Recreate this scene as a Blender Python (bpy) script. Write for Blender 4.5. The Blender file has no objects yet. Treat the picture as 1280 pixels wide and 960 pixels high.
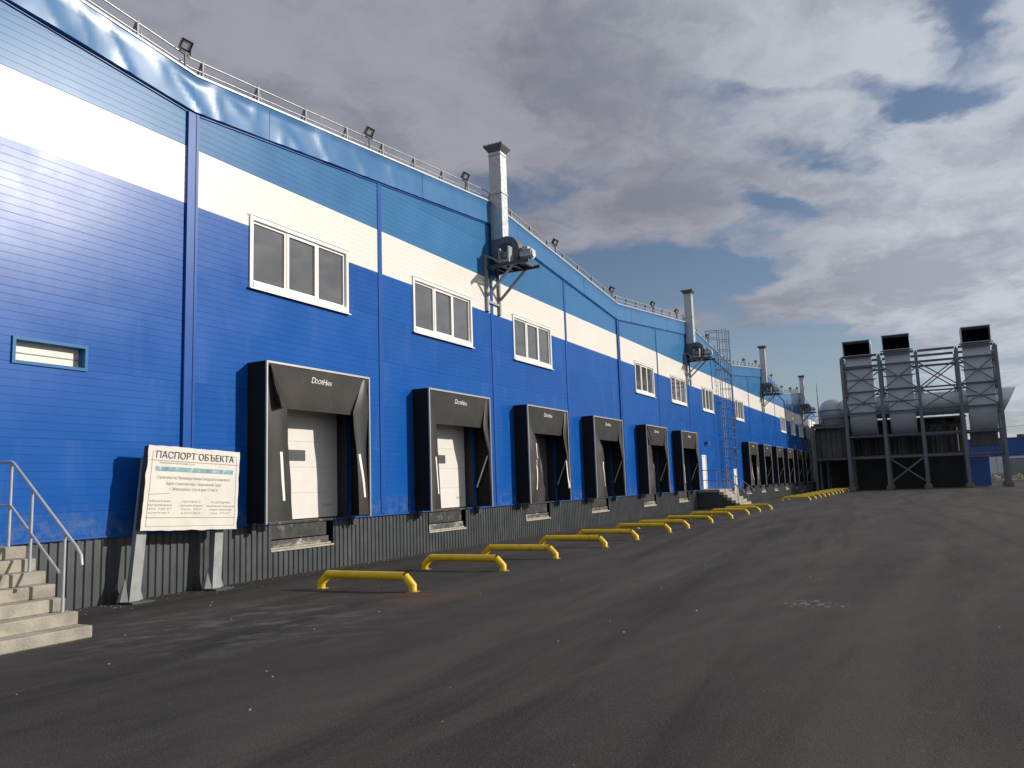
import bpy, bmesh, math, random
from mathutils import Vector, Matrix, noise
from mathutils.bvhtree import BVHTree
R_ = math.radians
sc = bpy.context.scene
COL = sc.collection

# ------------------------------------------------------------------ camera
cam_d = bpy.data.cameras.new('camera'); cam = bpy.data.objects.new('camera', cam_d); COL.objects.link(cam)
def cam_axes(yaw, pitch, roll):
    f = Vector((math.sin(yaw)*math.cos(pitch), math.cos(yaw)*math.cos(pitch), math.sin(pitch)))
    r = Vector((math.cos(yaw), -math.sin(yaw), 0)); u = r.cross(f)
    return r*math.cos(roll)+u*math.sin(roll), -r*math.sin(roll)+u*math.cos(roll), f
cr, cu, cf = cam_axes(-0.47441, 0.12733, -0.03413)
M = Matrix.Identity(4)
for i in range(3):
    M[i][0] = cr[i]; M[i][1] = cu[i]; M[i][2] = -cf[i]
M[0][3], M[1][3], M[2][3] = 12.154, 0.0, 1.691
cam.matrix_world = M
cam_d.sensor_width = 36; cam_d.lens = 28.125; cam_d.clip_start = 0.05; cam_d.clip_end = 4000
sc.camera = cam
sc.render.resolution_x = 1024; sc.render.resolution_y = 768

# ------------------------------------------------------------------ light, sky, exposure
SUN_AZ, SUN_EL = 60.0, 21.0          # azimuth from +Y towards +X
sd = Vector((math.sin(R_(SUN_AZ))*math.cos(R_(SUN_EL)), math.cos(R_(SUN_AZ))*math.cos(R_(SUN_EL)), math.sin(R_(SUN_EL))))
sl = bpy.data.lights.new('sun', 'SUN'); sl.energy = 4.2; sl.angle = R_(0.5); sl.color = (1.0, 0.93, 0.82)
so = bpy.data.objects.new('sun', sl); COL.objects.link(so); so.rotation_euler = sd.to_track_quat('Z', 'Y').to_euler(); so.location = sd*200
vs = sc.view_settings; vs.view_transform = 'Standard'; vs.look = 'None'; vs.exposure = 0.0; vs.gamma = 1; vs.use_curve_mapping = False

world = bpy.data.worlds.new('World'); sc.world = world; world.use_nodes = True
nt = world.node_tree; nt.nodes.clear()
def N(nt, t, **k):
    n = nt.nodes.new(t)
    for a, b in k.items(): setattr(n, a, b)
    return n
def L(nt, a, b): nt.links.new(a, b)
def mth(nt, op, a, b=None, c=None, clamp=False):
    n = N(nt, 'ShaderNodeMath', operation=op, use_clamp=clamp)
    for i, v in enumerate((a, b, c)):
        if v is None: continue
        if isinstance(v, (int, float)): n.inputs[i].default_value = v
        else: L(nt, v, n.inputs[i])
    return n.outputs[0]
def maprange(nt, v, a, b, c=0.0, d=1.0, smooth=False):
    n = N(nt, 'ShaderNodeMapRange'); n.interpolation_type = 'SMOOTHSTEP' if smooth else 'LINEAR'
    L(nt, v, n.inputs['Value'])
    for k, x in (('From Min', a), ('From Max', b), ('To Min', c), ('To Max', d)): n.inputs[k].default_value = x
    return n.outputs['Result']
def mixc(nt, f, a, b, blend='MIX'):
    n = N(nt, 'ShaderNodeMix', data_type='RGBA', blend_type=blend)
    for s, v in ((n.inputs['Factor'], f), (n.inputs['A'], a), (n.inputs['B'], b)):
        if isinstance(v, (int, float)): s.default_value = v
        elif isinstance(v, tuple): s.default_value = (*v[:3], 1)
        else: L(nt, v, s)
    return n.outputs['Result']

tc = N(nt, 'ShaderNodeTexCoord')
sep = N(nt, 'ShaderNodeSeparateXYZ'); L(nt, tc.outputs['Generated'], sep.inputs[0])
zc = mth(nt, 'MAXIMUM', sep.outputs[2], 0.0)
den = mth(nt, 'ADD', zc, 0.10)
uu = mth(nt, 'DIVIDE', sep.outputs[0], den); vv = mth(nt, 'DIVIDE', sep.outputs[1], den)
uv = N(nt, 'ShaderNodeCombineXYZ'); L(nt, uu, uv.inputs[0]); L(nt, vv, uv.inputs[1])
# warp
def wnoise(scale, detail, rough, off=(0, 0, 0), vec=None, stretch=(1, 1, 1), rot=0, dist=0.0):
    mp = N(nt, 'ShaderNodeMapping'); mp.inputs['Location'].default_value = off; mp.inputs['Scale'].default_value = stretch; mp.inputs['Rotation'].default_value = (0, 0, R_(rot))
    L(nt, vec or wu.outputs[0], mp.inputs['Vector'])
    n = N(nt, 'ShaderNodeTexNoise'); n.inputs['Scale'].default_value = scale; n.inputs['Detail'].default_value = detail; n.inputs['Roughness'].default_value = rough; n.inputs['Distortion'].default_value = dist
    L(nt, mp.outputs[0], n.inputs['Vector']); return n
wn = wnoise(3.2, 5, .6, vec=uv.outputs[0])
wv = N(nt, 'ShaderNodeVectorMath', operation='SUBTRACT'); L(nt, wn.outputs['Color'], wv.inputs[0]); wv.inputs[1].default_value = (.5, .5, .5)
ws = N(nt, 'ShaderNodeVectorMath', operation='SCALE'); L(nt, wv.outputs[0], ws.inputs[0]); ws.inputs['Scale'].default_value = 0.34
wu = N(nt, 'ShaderNodeVectorMath', operation='ADD'); L(nt, uv.outputs[0], wu.inputs[0]); L(nt, ws.outputs[0], wu.inputs[1])
n1 = wnoise(1.6, 4, .5, (3.1, 7.7, 0)).outputs['Fac']
n2 = wnoise(4.4, 6, .53, (1.3, 0.4, 0), stretch=(1.0, .7, 1), rot=-25).outputs['Fac']
dens = mth(nt, 'ADD', mth(nt, 'MULTIPLY', mth(nt, 'SUBTRACT', n1, .5), .45), mth(nt, 'MULTIPLY', mth(nt, 'SUBTRACT', n2, .5), .85))
dens = mth(nt, 'ADD', dens, .20)
# openings in the cloud deck: centre (u,v), half-widths, rotation (deg), depth
HOLES = [(-.84, 2.66, .34, .38, -10, .46), (-.58, 2.70, .22, .22, 0, .36), (-.66, 4.2, .50, 1.1, 0, .55), (-.40, 2.42, .12, .16, -30, .24), (-.30, 4.8, .36, .8, 0, .34),
         (.13, 1.60, .08, .18, -20, .30), (-.03, 1.80, .05, .28, -55, .24), (-.20, 2.02, .06, .26, -45, .26), (-.34, 2.22, .07, .20, -30, .32), (.10, 1.88, .13, .06, 0, .22),
         (-.84, 1.86, .16, .10, 0, .20), (-.37, 1.66, .16, .08, 20, .20), (.3, 6.8, 1.4, .9, 0, .25), (-1.35, 2.9, .35, .7, 0, .3), (.42, 1.75, .2, .12, 0, .2)]
BUMPS = [(-.75, 1.30, .75, .42, 0, .16), (.06, 2.95, .36, .42, 0, .16), (-.08, 3.28, .42, .34, 0, .50), (-.38, 3.16, .18, .16, 0, .40), (.30, 2.3, .24, .5, 0, .14), (-.62, 2.12, .26, .12, -20, .20)]
def blob(spec, sgn, acc):
    u0, v0, a, b, rot, amp = spec
    s = N(nt, 'ShaderNodeVectorMath', operation='SUBTRACT'); L(nt, wu.outputs[0], s.inputs[0]); s.inputs[1].default_value = (u0, v0, 0)
    r = N(nt, 'ShaderNodeVectorRotate', rotation_type='Z_AXIS'); L(nt, s.outputs[0], r.inputs['Vector']); r.inputs['Angle'].default_value = R_(-rot)
    d = N(nt, 'ShaderNodeVectorMath', operation='DIVIDE'); L(nt, r.outputs[0], d.inputs[0]); d.inputs[1].default_value = (a, b, 1)
    l = N(nt, 'ShaderNodeVectorMath', operation='LENGTH'); L(nt, d.outputs[0], l.inputs[0])
    g = maprange(nt, l.outputs['Value'], 0.0, 1.7, sgn*amp, 0.0, True)
    return mth(nt, 'ADD', acc, g)
for h in HOLES: dens = blob(h, -1, dens)
for h in BUMPS: dens = blob(h, 1, dens)
cov = maprange(nt, dens, -.12, .22, 0, 1, True)
sky = N(nt, 'ShaderNodeTexSky', sky_type='NISHITA'); sky.sun_disc = False
sky.sun_elevation = R_(SUN_EL); sky.sun_rotation = R_(SUN_AZ); sky.altitude = 100; sky.air_density = 1.0; sky.dust_density = 1.3; sky.ozone_density = 2.0
SKYS = 0.062
bg = N(nt, 'ShaderNodeBackground'); bg.inputs['Strength'].default_value = SKYS
# cloud colour (linear radiance, divided by the background strength): grey in the thick parts, bright at the thin rims and puffs
n3 = wnoise(2.2, 5, .55, (9.2, 2.2, 0), stretch=(1, .8, 1), rot=-25).outputs['Fac']
n4 = wnoise(9, 6, .6, (4.2, 8.2, 0), stretch=(1.2, .7, 1), rot=-25).outputs['Fac']
side = maprange(nt, uu, -.70, .10, 0, 1, True)        # brighter cloud towards the sun's side
cm = mth(nt, 'ADD', mth(nt, 'MULTIPLY', n3, .72), mth(nt, 'MULTIPLY', n4, .28))
cm = mth(nt, 'SUBTRACT', cm, maprange(nt, dens, .12, .60, 0, .10))
cm = maprange(nt, cm, .33, .58, 0, 1, True)
def C_(r, g, b): k = 1/SKYS; return (r*k, g*k, b*k)
dark = mixc(nt, side, C_(.225, .232, .280), C_(.365, .392, .450))
lite = mixc(nt, side, C_(.350, .352, .398), C_(.57, .605, .665))
cc = mixc(nt, cm, dark, lite)
skyc = mixc(nt, 1.0, sky.outputs[0], (1.38, 1.36, 1.40), 'MULTIPLY')
skyc = mixc(nt, maprange(nt, sep.outputs[2], 0.0, .24, .55, 0.0, True), skyc, C_(.33, .42, .52))
fin = mixc(nt, mth(nt, 'MULTIPLY', cov, .95), skyc, cc)
L(nt, fin, bg.inputs['Color'])
wo = N(nt, 'ShaderNodeOutputWorld'); L(nt, bg.outputs[0], wo.inputs[0])

# ------------------------------------------------------------------ helpers
class MB:
    def __init__(s): s.v = []; s.f = []; s.m = []; s.sm = []
    def add(s, vs, fs, mi=0, smooth=False):
        o = len(s.v); s.v += [tuple(p) for p in vs]
        for f in fs: s.f.append(tuple(i+o for i in f)); s.m.append(mi); s.sm.append(smooth)
    def box(s, x0, y0, z0, x1, y1, z1, mi=0, b=0.0):
        if b <= 0:
            vs = [(x, y, z) for z in (z0, z1) for y in (y0, y1) for x in (x0, x1)]
            s.add(vs, [(0,2,3,1),(4,5,7,6),(0,1,5,4),(2,6,7,3),(0,4,6,2),(1,3,7,5)], mi)
        else:   # bevelled: hull of three inset boxes
            bm = bmesh.new()
            for (a, c, d) in ((0, b, b), (b, 0, b), (b, b, 0)):
                for x in (x0+a, x1-a):
                    for y in (y0+c, y1-c):
                        for z in (z0+d, z1-d): bm.verts.new((x, y, z))
            bmesh.ops.convex_hull(bm, input=bm.verts); bmesh.ops.dissolve_limit(bm, angle_limit=.01, verts=bm.verts, edges=bm.edges)
            bm.verts.index_update()
            s.add([v.co for v in bm.verts], [tuple(v.index for v in f.verts) for f in bm.faces], mi); bm.free()
    def hexa(s, p, mi=0):    # 8 points: bottom 4 ccw, top 4 ccw
        s.add(p, [(3,2,1,0),(4,5,6,7),(0,1,5,4),(1,2,6,5),(2,3,7,6),(3,0,4,7)], mi)
    def bar(s, a, b, w, h=None, up=(0, 0, 1), mi=0):
        a = Vector(a); b = Vector(b); h = h or w; d = (b-a).normalized(); up = Vector(up)
        if abs(d.dot(up)) > .97: up = Vector((0, 1, 0))
        sx = d.cross(up).normalized()*w/2; sy = sx.cross(d).normalized()*h/2
        s.hexa([a-sx-sy, a+sx-sy, a+sx+sy, a-sx+sy, b-sx-sy, b+sx-sy, b+sx+sy, b-sx+sy][0:8], mi)
    def hbeam(s, a, b, w, h, t=.015, up=(0, 0, 1), mi=0):   # I-section: two flanges and a web
        a = Vector(a); b = Vector(b); d = (b-a).normalized(); up = Vector(up)
        if abs(d.dot(up)) > .97: up = Vector((0, 1, 0))
        sx = d.cross(up).normalized(); sy = sx.cross(d).normalized()
        for k in (-1, 1): s.bar(a+sy*k*(h/2-t/2), b+sy*k*(h/2-t/2), w, t, up, mi)
        s.bar(a, b, t, h-2*t-.002, up, mi)
    def tube(s, pts, r, n=10, cap=True, mi=0, smooth=True):
        pts = [Vector(p) for p in pts]; rings = []; m = len(pts)
        d0 = (pts[1]-pts[0]).normalized(); u = Vector((0, 0, 1)) if abs(d0.z) < .9 else Vector((1, 0, 0))
        u = (u-d0*u.dot(d0)).normalized(); vs = []
        for i, p in enumerate(pts):
            if i == 0: d = d0
            elif i == m-1: d = (pts[-1]-pts[-2]).normalized()
            else: d = ((pts[i]-pts[i-1]).normalized()+(pts[i+1]-pts[i]).normalized()).normalized()
            u = (u-d*u.dot(d)).normalized(); w = d.cross(u)
            rr = r[i] if isinstance(r, (list, tuple)) else r
            k = 1.0
            if 0 < i < m-1:
                c = max(.5, d.dot((pts[i]-pts[i-1]).normalized())); k = 1/c if c < .999 else 1
            for j in range(n):
                a = 2*math.pi*j/n; vs.append(p+(u*math.cos(a)+w*math.sin(a))*rr*(1+(k-1)*.5))
        fs = []
        for i in range(m-1):
            for j in range(n):
                a = i*n+j; b = i*n+(j+1) % n; fs.append((a, b, b+n, a+n))
        s.add(vs, fs, mi, smooth)
        if cap: s.add(vs[:n], [tuple(range(n))[::-1]], mi); s.add(vs[-n:], [tuple(range(n))], mi)
    def build(s, name, mats, parent=None, link=True):
        me = bpy.data.meshes.new(name); me.from_pydata(s.v, [], s.f)
        if not isinstance(mats, (list, tuple)): mats = [mats]
        for m in mats: me.materials.append(m)
        me.polygons.foreach_set('material_index', s.m); me.polygons.foreach_set('use_smooth', s.sm); me.update()
        bm = bmesh.new(); bm.from_mesh(me); bmesh.ops.delete(bm, geom=[v for v in bm.verts if not v.link_faces], context='VERTS')
        bmesh.ops.recalc_face_normals(bm, faces=bm.faces) if not getattr(s, 'keep', False) else None
        bm.to_mesh(me); bm.free()
        o = bpy.data.objects.new(name, me); COL.objects.link(o)
        if parent is not None: o.parent = parent
        return o
def thing(name, label, cat, loc=(0, 0, 0), group=None, rz=0):
    o = bpy.data.objects.new(name, None); COL.objects.link(o); o.location = loc; o.rotation_euler.z = rz; o.empty_display_size = .3
    tag(o, label, cat, group); return o
def tag(o, label, cat, group=None):
    o['label'] = label; o['category'] = cat
    if group: o['group'] = group
    return o
def struct(o): o['kind'] = 'structure'; return o
def stuff(o): o['kind'] = 'stuff'; return o
def dup(root, loc, label, skip=()):
    kids = {}
    for o in list(root.children_recursive): kids.setdefault(o.parent, []).append(o)
    r = root.copy(); COL.objects.link(r); r.location = loc; r['label'] = label
    def rec(src, dst):
        for c in kids.get(src, []):
            k = c.copy(); COL.objects.link(k); k.parent = dst; rec(c, k)
    rec(root, r); return r
def inst(o, loc, parent=None):
    k = o.copy(); COL.objects.link(k); k.location = loc
    k.parent = parent if parent else o.parent
    return k
def text_obj(body, size, mat, parent, place, name='lettering', bold=0.0, shear=0.0, width=None, depth=.001, align='CENTER', sx=1.0):
    """flat printed lettering: every outline of every glyph is filled on its own, crossing strokes on hair-thin layers"""
    c = bpy.data.curves.new('lettering', 'FONT'); c.body = body; c.size = 1.0; c.align_x = align; c.align_y = 'CENTER'; c.shear = shear
    t = bpy.data.objects.new('tmp', c); COL.objects.link(t)
    dg = bpy.context.evaluated_depsgraph_get(); cu = t.evaluated_get(dg).to_curve(dg, apply_modifiers=False)
    loops = []
    for sp in cu.splines:
        if sp.type == 'BEZIER':
            bp = sp.bezier_points; pts = []
            for i in range(len(bp)):
                p, q = bp[i], bp[(i+1) % len(bp)]
                straight = abs((p.handle_right-p.co).cross(q.co-p.co).length) < 1e-5 and abs((q.handle_left-q.co).cross(q.co-p.co).length) < 1e-5
                n = 1 if straight else 4
                for k in range(n):
                    u = k/n; w = 1-u
                    pts.append(p.co*w**3+p.handle_right*3*w*w*u+q.handle_left*3*w*u*u+q.co*u**3)
        else: pts = [Vector(p.co[:3]) for p in sp.points]
        if len(pts) > 2: loops.append([Vector((p.x*size, p.y*size, 0)) for p in pts])
    COL.objects.unlink(t); bpy.data.objects.remove(t)
    mn, mx = min(p.x for l in loops for p in l), max(p.x for l in loops for p in l)
    if width: sx = width/(mx-mn)
    # non-zero winding fill in thin horizontal strips, so crossing outlines never overlap
    ed = []
    for l in loops:
        for i in range(len(l)):
            p, q = l[i-1], l[i]
            if abs(p.y-q.y) > 1e-7: ed.append((p, q, 1) if p.y < q.y else (q, p, -1))
    ys_ = sorted({round(p.y, 6) for l in loops for p in l}); lv_ = [ys_[0]]
    for y in ys_[1:]:
        if y-lv_[-1] > size*.012: lv_.append(y)
    V_, F_ = [], []
    for y0, y1 in zip(lv_[:-1], lv_[1:]):
        ym = (y0+y1)/2; cr_ = []
        for p, q, w_ in ed:
            if p.y <= ym < q.y:
                k = (q.x-p.x)/(q.y-p.y); cr_.append((p.x+k*(ym-p.y), w_, p.x+k*(y0-p.y), p.x+k*(y1-p.y)))
        cr_.sort(key=lambda c_: c_[0]); wd = 0
        for c_ in cr_:
            if wd == 0: st_ = c_
            wd += c_[1]
            if wd == 0 and c_[0]-st_[0] > 1e-6:
                o_ = len(V_); V_ += [Vector(place(x_*sx, y_, 0)) for x_, y_ in ((st_[2], y0), (c_[2], y0), (c_[3], y1), (st_[3], y1))]; F_.append((o_, o_+1, o_+2, o_+3))
    me = bpy.data.meshes.new(name); me.from_pydata(V_, [], F_); me.materials.append(mat); me.update()
    o = bpy.data.objects.new(name, me); COL.objects.link(o); o.parent = parent
    return o

# ------------------------------------------------------------------ materials
def mat(name, col, rough=.6, metal=0.0, spec=.5, var=.0, vscale=3.0, bump=0.0, bscale=40., rand=0.0, rvar=0.0, vdetail=5, stretch=(1, 1, 1), dirt=None, dirt_t=(.55, .75), dscale=1.2, dstretch=(1, 1, 1), splash=0):
    m = bpy.data.materials.new(name); m.use_nodes = True; t = m.node_tree; b = t.nodes['Principled BSDF']
    b.inputs['Roughness'].default_value = rough; b.inputs['Metallic'].default_value = metal; b.inputs['Specular IOR Level'].default_value = spec
    tc = N(t, 'ShaderNodeTexCoord'); mp = N(t, 'ShaderNodeMapping'); mp.inputs['Scale'].default_value = stretch; L(t, tc.outputs['Object'], mp.inputs[0])
    oi = N(t, 'ShaderNodeObjectInfo')
    off = N(t, 'ShaderNodeVectorMath', operation='SCALE'); off.inputs[0].default_value = (17, 29, 11); L(t, oi.outputs['Random'], off.inputs['Scale'])
    ad = N(t, 'ShaderNodeVectorMath', operation='ADD'); L(t, mp.outputs[0], ad.inputs[0]); L(t, off.outputs[0], ad.inputs[1])
    n = N(t, 'ShaderNodeTexNoise'); n.inputs['Scale'].default_value = vscale; n.inputs['Detail'].default_value = vdetail; L(t, ad.outputs[0], n.inputs['Vector'])
    lo = tuple(c*(1-var) for c in col); hi = tuple(min(1, c*(1+var)) for c in col)
    c = mixc(t, maprange(t, n.outputs['Fac'], .3, .7), lo, hi)
    if rand: c = mixc(t, 1.0, c, mixc(t, oi.outputs['Random'], (1-rand,)*3, (1+rand,)*3), 'MULTIPLY')
    if dirt:
        mp2 = N(t, 'ShaderNodeMapping'); mp2.inputs['Scale'].default_value = dstretch; L(t, ad.outputs[0], mp2.inputs[0])
        n2 = N(t, 'ShaderNodeTexNoise'); n2.inputs['Scale'].default_value = dscale; n2.inputs['Detail'].default_value = 8; n2.inputs['Roughness'].default_value = .65; L(t, mp2.outputs[0], n2.inputs['Vector'])
        c = mixc(t, maprange(t, n2.outputs['Fac'], dirt_t[0], dirt_t[1], 0, dirt[3]), c, dirt[:3])
    if splash:      # road splash and dust caught on the lowest panels
        sp = N(t, 'ShaderNodeSeparateXYZ'); L(t, tc.outputs['Object'], sp.inputs[0])
        n4 = N(t, 'ShaderNodeTexNoise'); n4.inputs['Scale'].default_value = 5; n4.inputs['Detail'].default_value = 7; n4.inputs['Roughness'].default_value = .7; L(t, tc.outputs['Object'], n4.inputs['Vector'])
        k1 = maprange(t, sp.outputs[2], 1.1, 1.75, 1, 0, True); k2 = maprange(t, n4.outputs['Fac'], .45, .68, 0, .5)
        c = mixc(t, mth(t, 'MULTIPLY', k1, k2), c, (.20, .20, .20))
    L(t, c, b.inputs['Base Color'])
    if rvar: L(t, maprange(t, n.outputs['Fac'], .3, .7, rough-rvar, rough+rvar), b.inputs['Roughness'])
    if bump:
        n3 = N(t, 'ShaderNodeTexNoise'); n3.inputs['Scale'].default_value = bscale; n3.inputs['Detail'].default_value = 4; L(t, ad.outputs[0], n3.inputs['Vector'])
        bp = N(t, 'ShaderNodeBump'); bp.inputs['Strength'].default_value = bump; bp.inputs['Distance'].default_value = .02; L(t, n3.outputs['Fac'], bp.inputs['Height']); L(t, bp.outputs[0], b.inputs['Normal'])
    return m
MB_BLUE = mat('deep_blue_painted_steel', (.0045, .082, .345), .275, spec=.17, splash=1, var=.05, vscale=.8, rand=.05, rvar=.04, bump=.07, bscale=1.4, dirt=(.10, .17, .34, .30), dirt_t=(.54, .8), dscale=.9, dstretch=(1, 2.2, .35))
M_BLUE = MB_BLUE
M_SKYBLUE = mat('mid_blue_painted_steel', (.038, .156, .345), .275, spec=.15, var=.05, vscale=.8, rand=.03, rvar=.03, bump=.05, bscale=1.4)
M_FASCIA = mat('mid_blue_glossy_sheet', (.040, .160, .36), .30, spec=.27, var=.06, vscale=1.2, rvar=.03)
M_STRIP = mat('blue_cover_flashing', (.010, .080, .33), .30, spec=.2, var=.05)
M_WHITE = mat('white_painted_steel', (.76, .725, .67), .30, spec=.25, var=.02, vscale=.8, rand=.01, bump=.05, bscale=1.4)
M_UPVC = mat('white_window_profile', (.80, .79, .76), .35, var=.02)
M_TRIM = mat('bright_metal_trim', (.50, .50, .50), .45, metal=.2, var=.05)
M_PLINTH = mat('dark_grey_corrugated_steel', (.044, .051, .057), .42, var=.12, vscale=2, rvar=.05, dirt=(.16, .155, .14, .45), dirt_t=(.56, .8), dscale=2.0, dstretch=(1, 1, .5))
M_CONC = mat('weathered_concrete', (.34, .31, .255), .9, var=.2, vscale=4, bump=.5, bscale=35, dirt=(.12, .10, .08, .6), dirt_t=(.5, .75), dscale=3)
M_CONCD = mat('dirty_concrete', (.14, .13, .12), .9, var=.2, bump=.4, bscale=10)
M_FABRIC = mat('black_shelter_fabric', (.027, .0235, .0225), .45, spec=.38, var=.15, vscale=2.5, bump=.18, bscale=3, dirt=(.10, .09, .08, .35), dirt_t=(.55, .8), dscale=2.0)
M_FABSIDE = mat('matt_black_fabric', (.014, .014, .015), .8, spec=.2, var=.1)
M_ALU = mat('aluminium_profile', (.42, .41, .40), .38, metal=.35, var=.05)
M_DOOR = mat('white_door_section', (.72, .69, .64), .5, var=.03, rand=.012, bump=.04, bscale=2)
M_MARK = mat('white_reflective_strip', (.78, .77, .74), .5, var=.04)
M_LETTER = mat('white_print', (.8, .8, .78), .6)
M_GALV = mat('galvanised_steel', (.46, .47, .48), .42, metal=.55, var=.14, vscale=9, rvar=.07, rand=.05)
M_GALVD = mat('dull_galvanised_steel', (.27, .28, .29), .6, metal=.25, var=.2, vscale=6, dirt=(.12, .11, .10, .5), dirt_t=(.5, .75), dscale=3)
M_LADDER = mat('dull_ladder_steel', (.20, .21, .23), .55, metal=.2, var=.1)
M_FAN = mat('dark_grey_fan_enamel', (.115, .12, .13), .5, var=.2, vscale=5)
M_RAILP = mat('grey_painted_rail', (.42, .44, .46), .4, metal=.2, var=.08, vscale=10)
M_STEEL = mat('dark_primed_steel', (.045, .048, .055), .5, var=.15, rvar=.05)
M_FRAMEST = mat('grey_structural_steel', (.13, .145, .165), .55, var=.15, rand=.08, vscale=2)
M_YEL = mat('yellow_paint', (.76, .50, .010), .42, var=.09, vscale=5, rand=.07, rvar=.08, dirt=(.13, .085, .04, .8), dirt_t=(.60, .68), dscale=8, bump=.15, bscale=25)
M_YELD = mat('dirty_yellow_paint', (.40, .27, .03), .6, var=.3, vscale=9, dirt=(.12, .10, .08, .9), dirt_t=(.42, .6), dscale=12)
M_GROUT = mat('dusty_grout', (.15, .135, .115), .95, var=.3, vscale=12)
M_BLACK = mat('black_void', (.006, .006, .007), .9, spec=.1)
M_RUBBER = mat('black_rubber', (.015, .015, .016), .7, var=.2, dirt=(.12, .11, .10, .5), dirt_t=(.55, .75))
M_LIP = mat('worn_leveller_steel', (.020, .020, .020), .5, var=.35, vscale=6, rvar=.1, dirt=(.30, .27, .20, .8), dirt_t=(.56, .70), dscale=4)
M_LIP2 = mat('scuffed_leveller_lip', (.06, .06, .058), .6, var=.4, vscale=7, dirt=(.42, .40, .34, .9), dirt_t=(.48, .62), dscale=5, dstretch=(1, .5, 1))
M_JAMBSHADE = mat('painted_jamb_shade', (.010, .014, .030), .6, var=.1)  # near-black colour stands in for the shade on the blue door reveals
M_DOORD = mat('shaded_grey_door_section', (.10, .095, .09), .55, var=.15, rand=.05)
M_LEDGE = mat('pale_concrete_ledge', (.40, .36, .30), .9, var=.2, vscale=9, bump=.3)
M_DARKWALL = mat('dark_grey_cladding', (.075, .074, .074), .6, var=.25, vscale=1.2, rand=.25)
M_DARKIN = mat('near_black_cladding', (.028, .028, .030), .7, var=.3, vscale=.6)
M_ROOF = mat('grey_roof_membrane', (.22, .22, .22), .8, var=.1)
M_TRIMGREY = mat('grey_sheet', (.2, .21, .22), .5, var=.1)
M_INK = mat('dark_print', (.06, .055, .05), .7)
M_INK2 = mat('faded_grey_print', (.33, .31, .29), .7)
M_INK3 = mat('faded_pink_print', (.45, .26, .22), .7)
M_TEAL = mat('teal_print_band', (.17, .33, .38), .6, var=.3, vscale=6, dirt=(.5, .5, .46, .9), dirt_t=(.54, .62), dscale=9)
M_BANNER = mat('creased_white_banner', (.66, .63, .57), .55, var=.05, vscale=3, bump=.3, bscale=2.5, dirt=(.52, .46, .40, .5), dirt_t=(.55, .8), dscale=2)
M_TIMBER = mat('dark_timber', (.05, .042, .035), .8, var=.3, vscale=6, stretch=(1, 1, .2))
def glass_mat():
    m = bpy.data.materials.new('window_glass'); m.use_nodes = True; t = m.node_tree; b = t.nodes['Principled BSDF']
    b.inputs['Base Color'].default_value = (.035, .035, .036, 1); b.inputs['Roughness'].default_value = .03; b.inputs['IOR'].default_value = 2.7
    tc = N(t, 'ShaderNodeTexCoord'); n = N(t, 'ShaderNodeTexNoise'); n.inputs['Scale'].default_value = .9; n.inputs['Detail'].default_value = 2; L(t, tc.outputs['Object'], n.inputs['Vector'])
    bp = N(t, 'ShaderNodeBump'); bp.inputs['Strength'].default_value = .12; bp.inputs['Distance'].default_value = .05; L(t, n.outputs['Fac'], bp.inputs['Height']); L(t, bp.outputs[0], b.inputs['Normal'])
    mp = N(t, 'ShaderNodeMapping'); mp.inputs['Scale'].default_value = (1, 1, 1.2); L(t, tc.outputs['Object'], mp.inputs[0])
    n2 = N(t, 'ShaderNodeTexNoise'); n2.inputs['Scale'].default_value = 1.6; n2.inputs['Detail'].default_value = 3; L(t, mp.outputs[0], n2.inputs['Vector'])
    L(t, mixc(t, maprange(t, n2.outputs['Fac'], .42, .62), (.070, .069, .069), (.095, .093, .092)), b.inputs['Base Color'])
    return m
M_GLASS = glass_mat()
def lamp_glass():
    m = mat('floodlight_glass', (.55, .55, .54), .2); return m
M_LAMPG = lamp_glass()
M_LAMPH = mat('black_lamp_housing', (.012, .012, .013), .5, var=.1)

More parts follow.
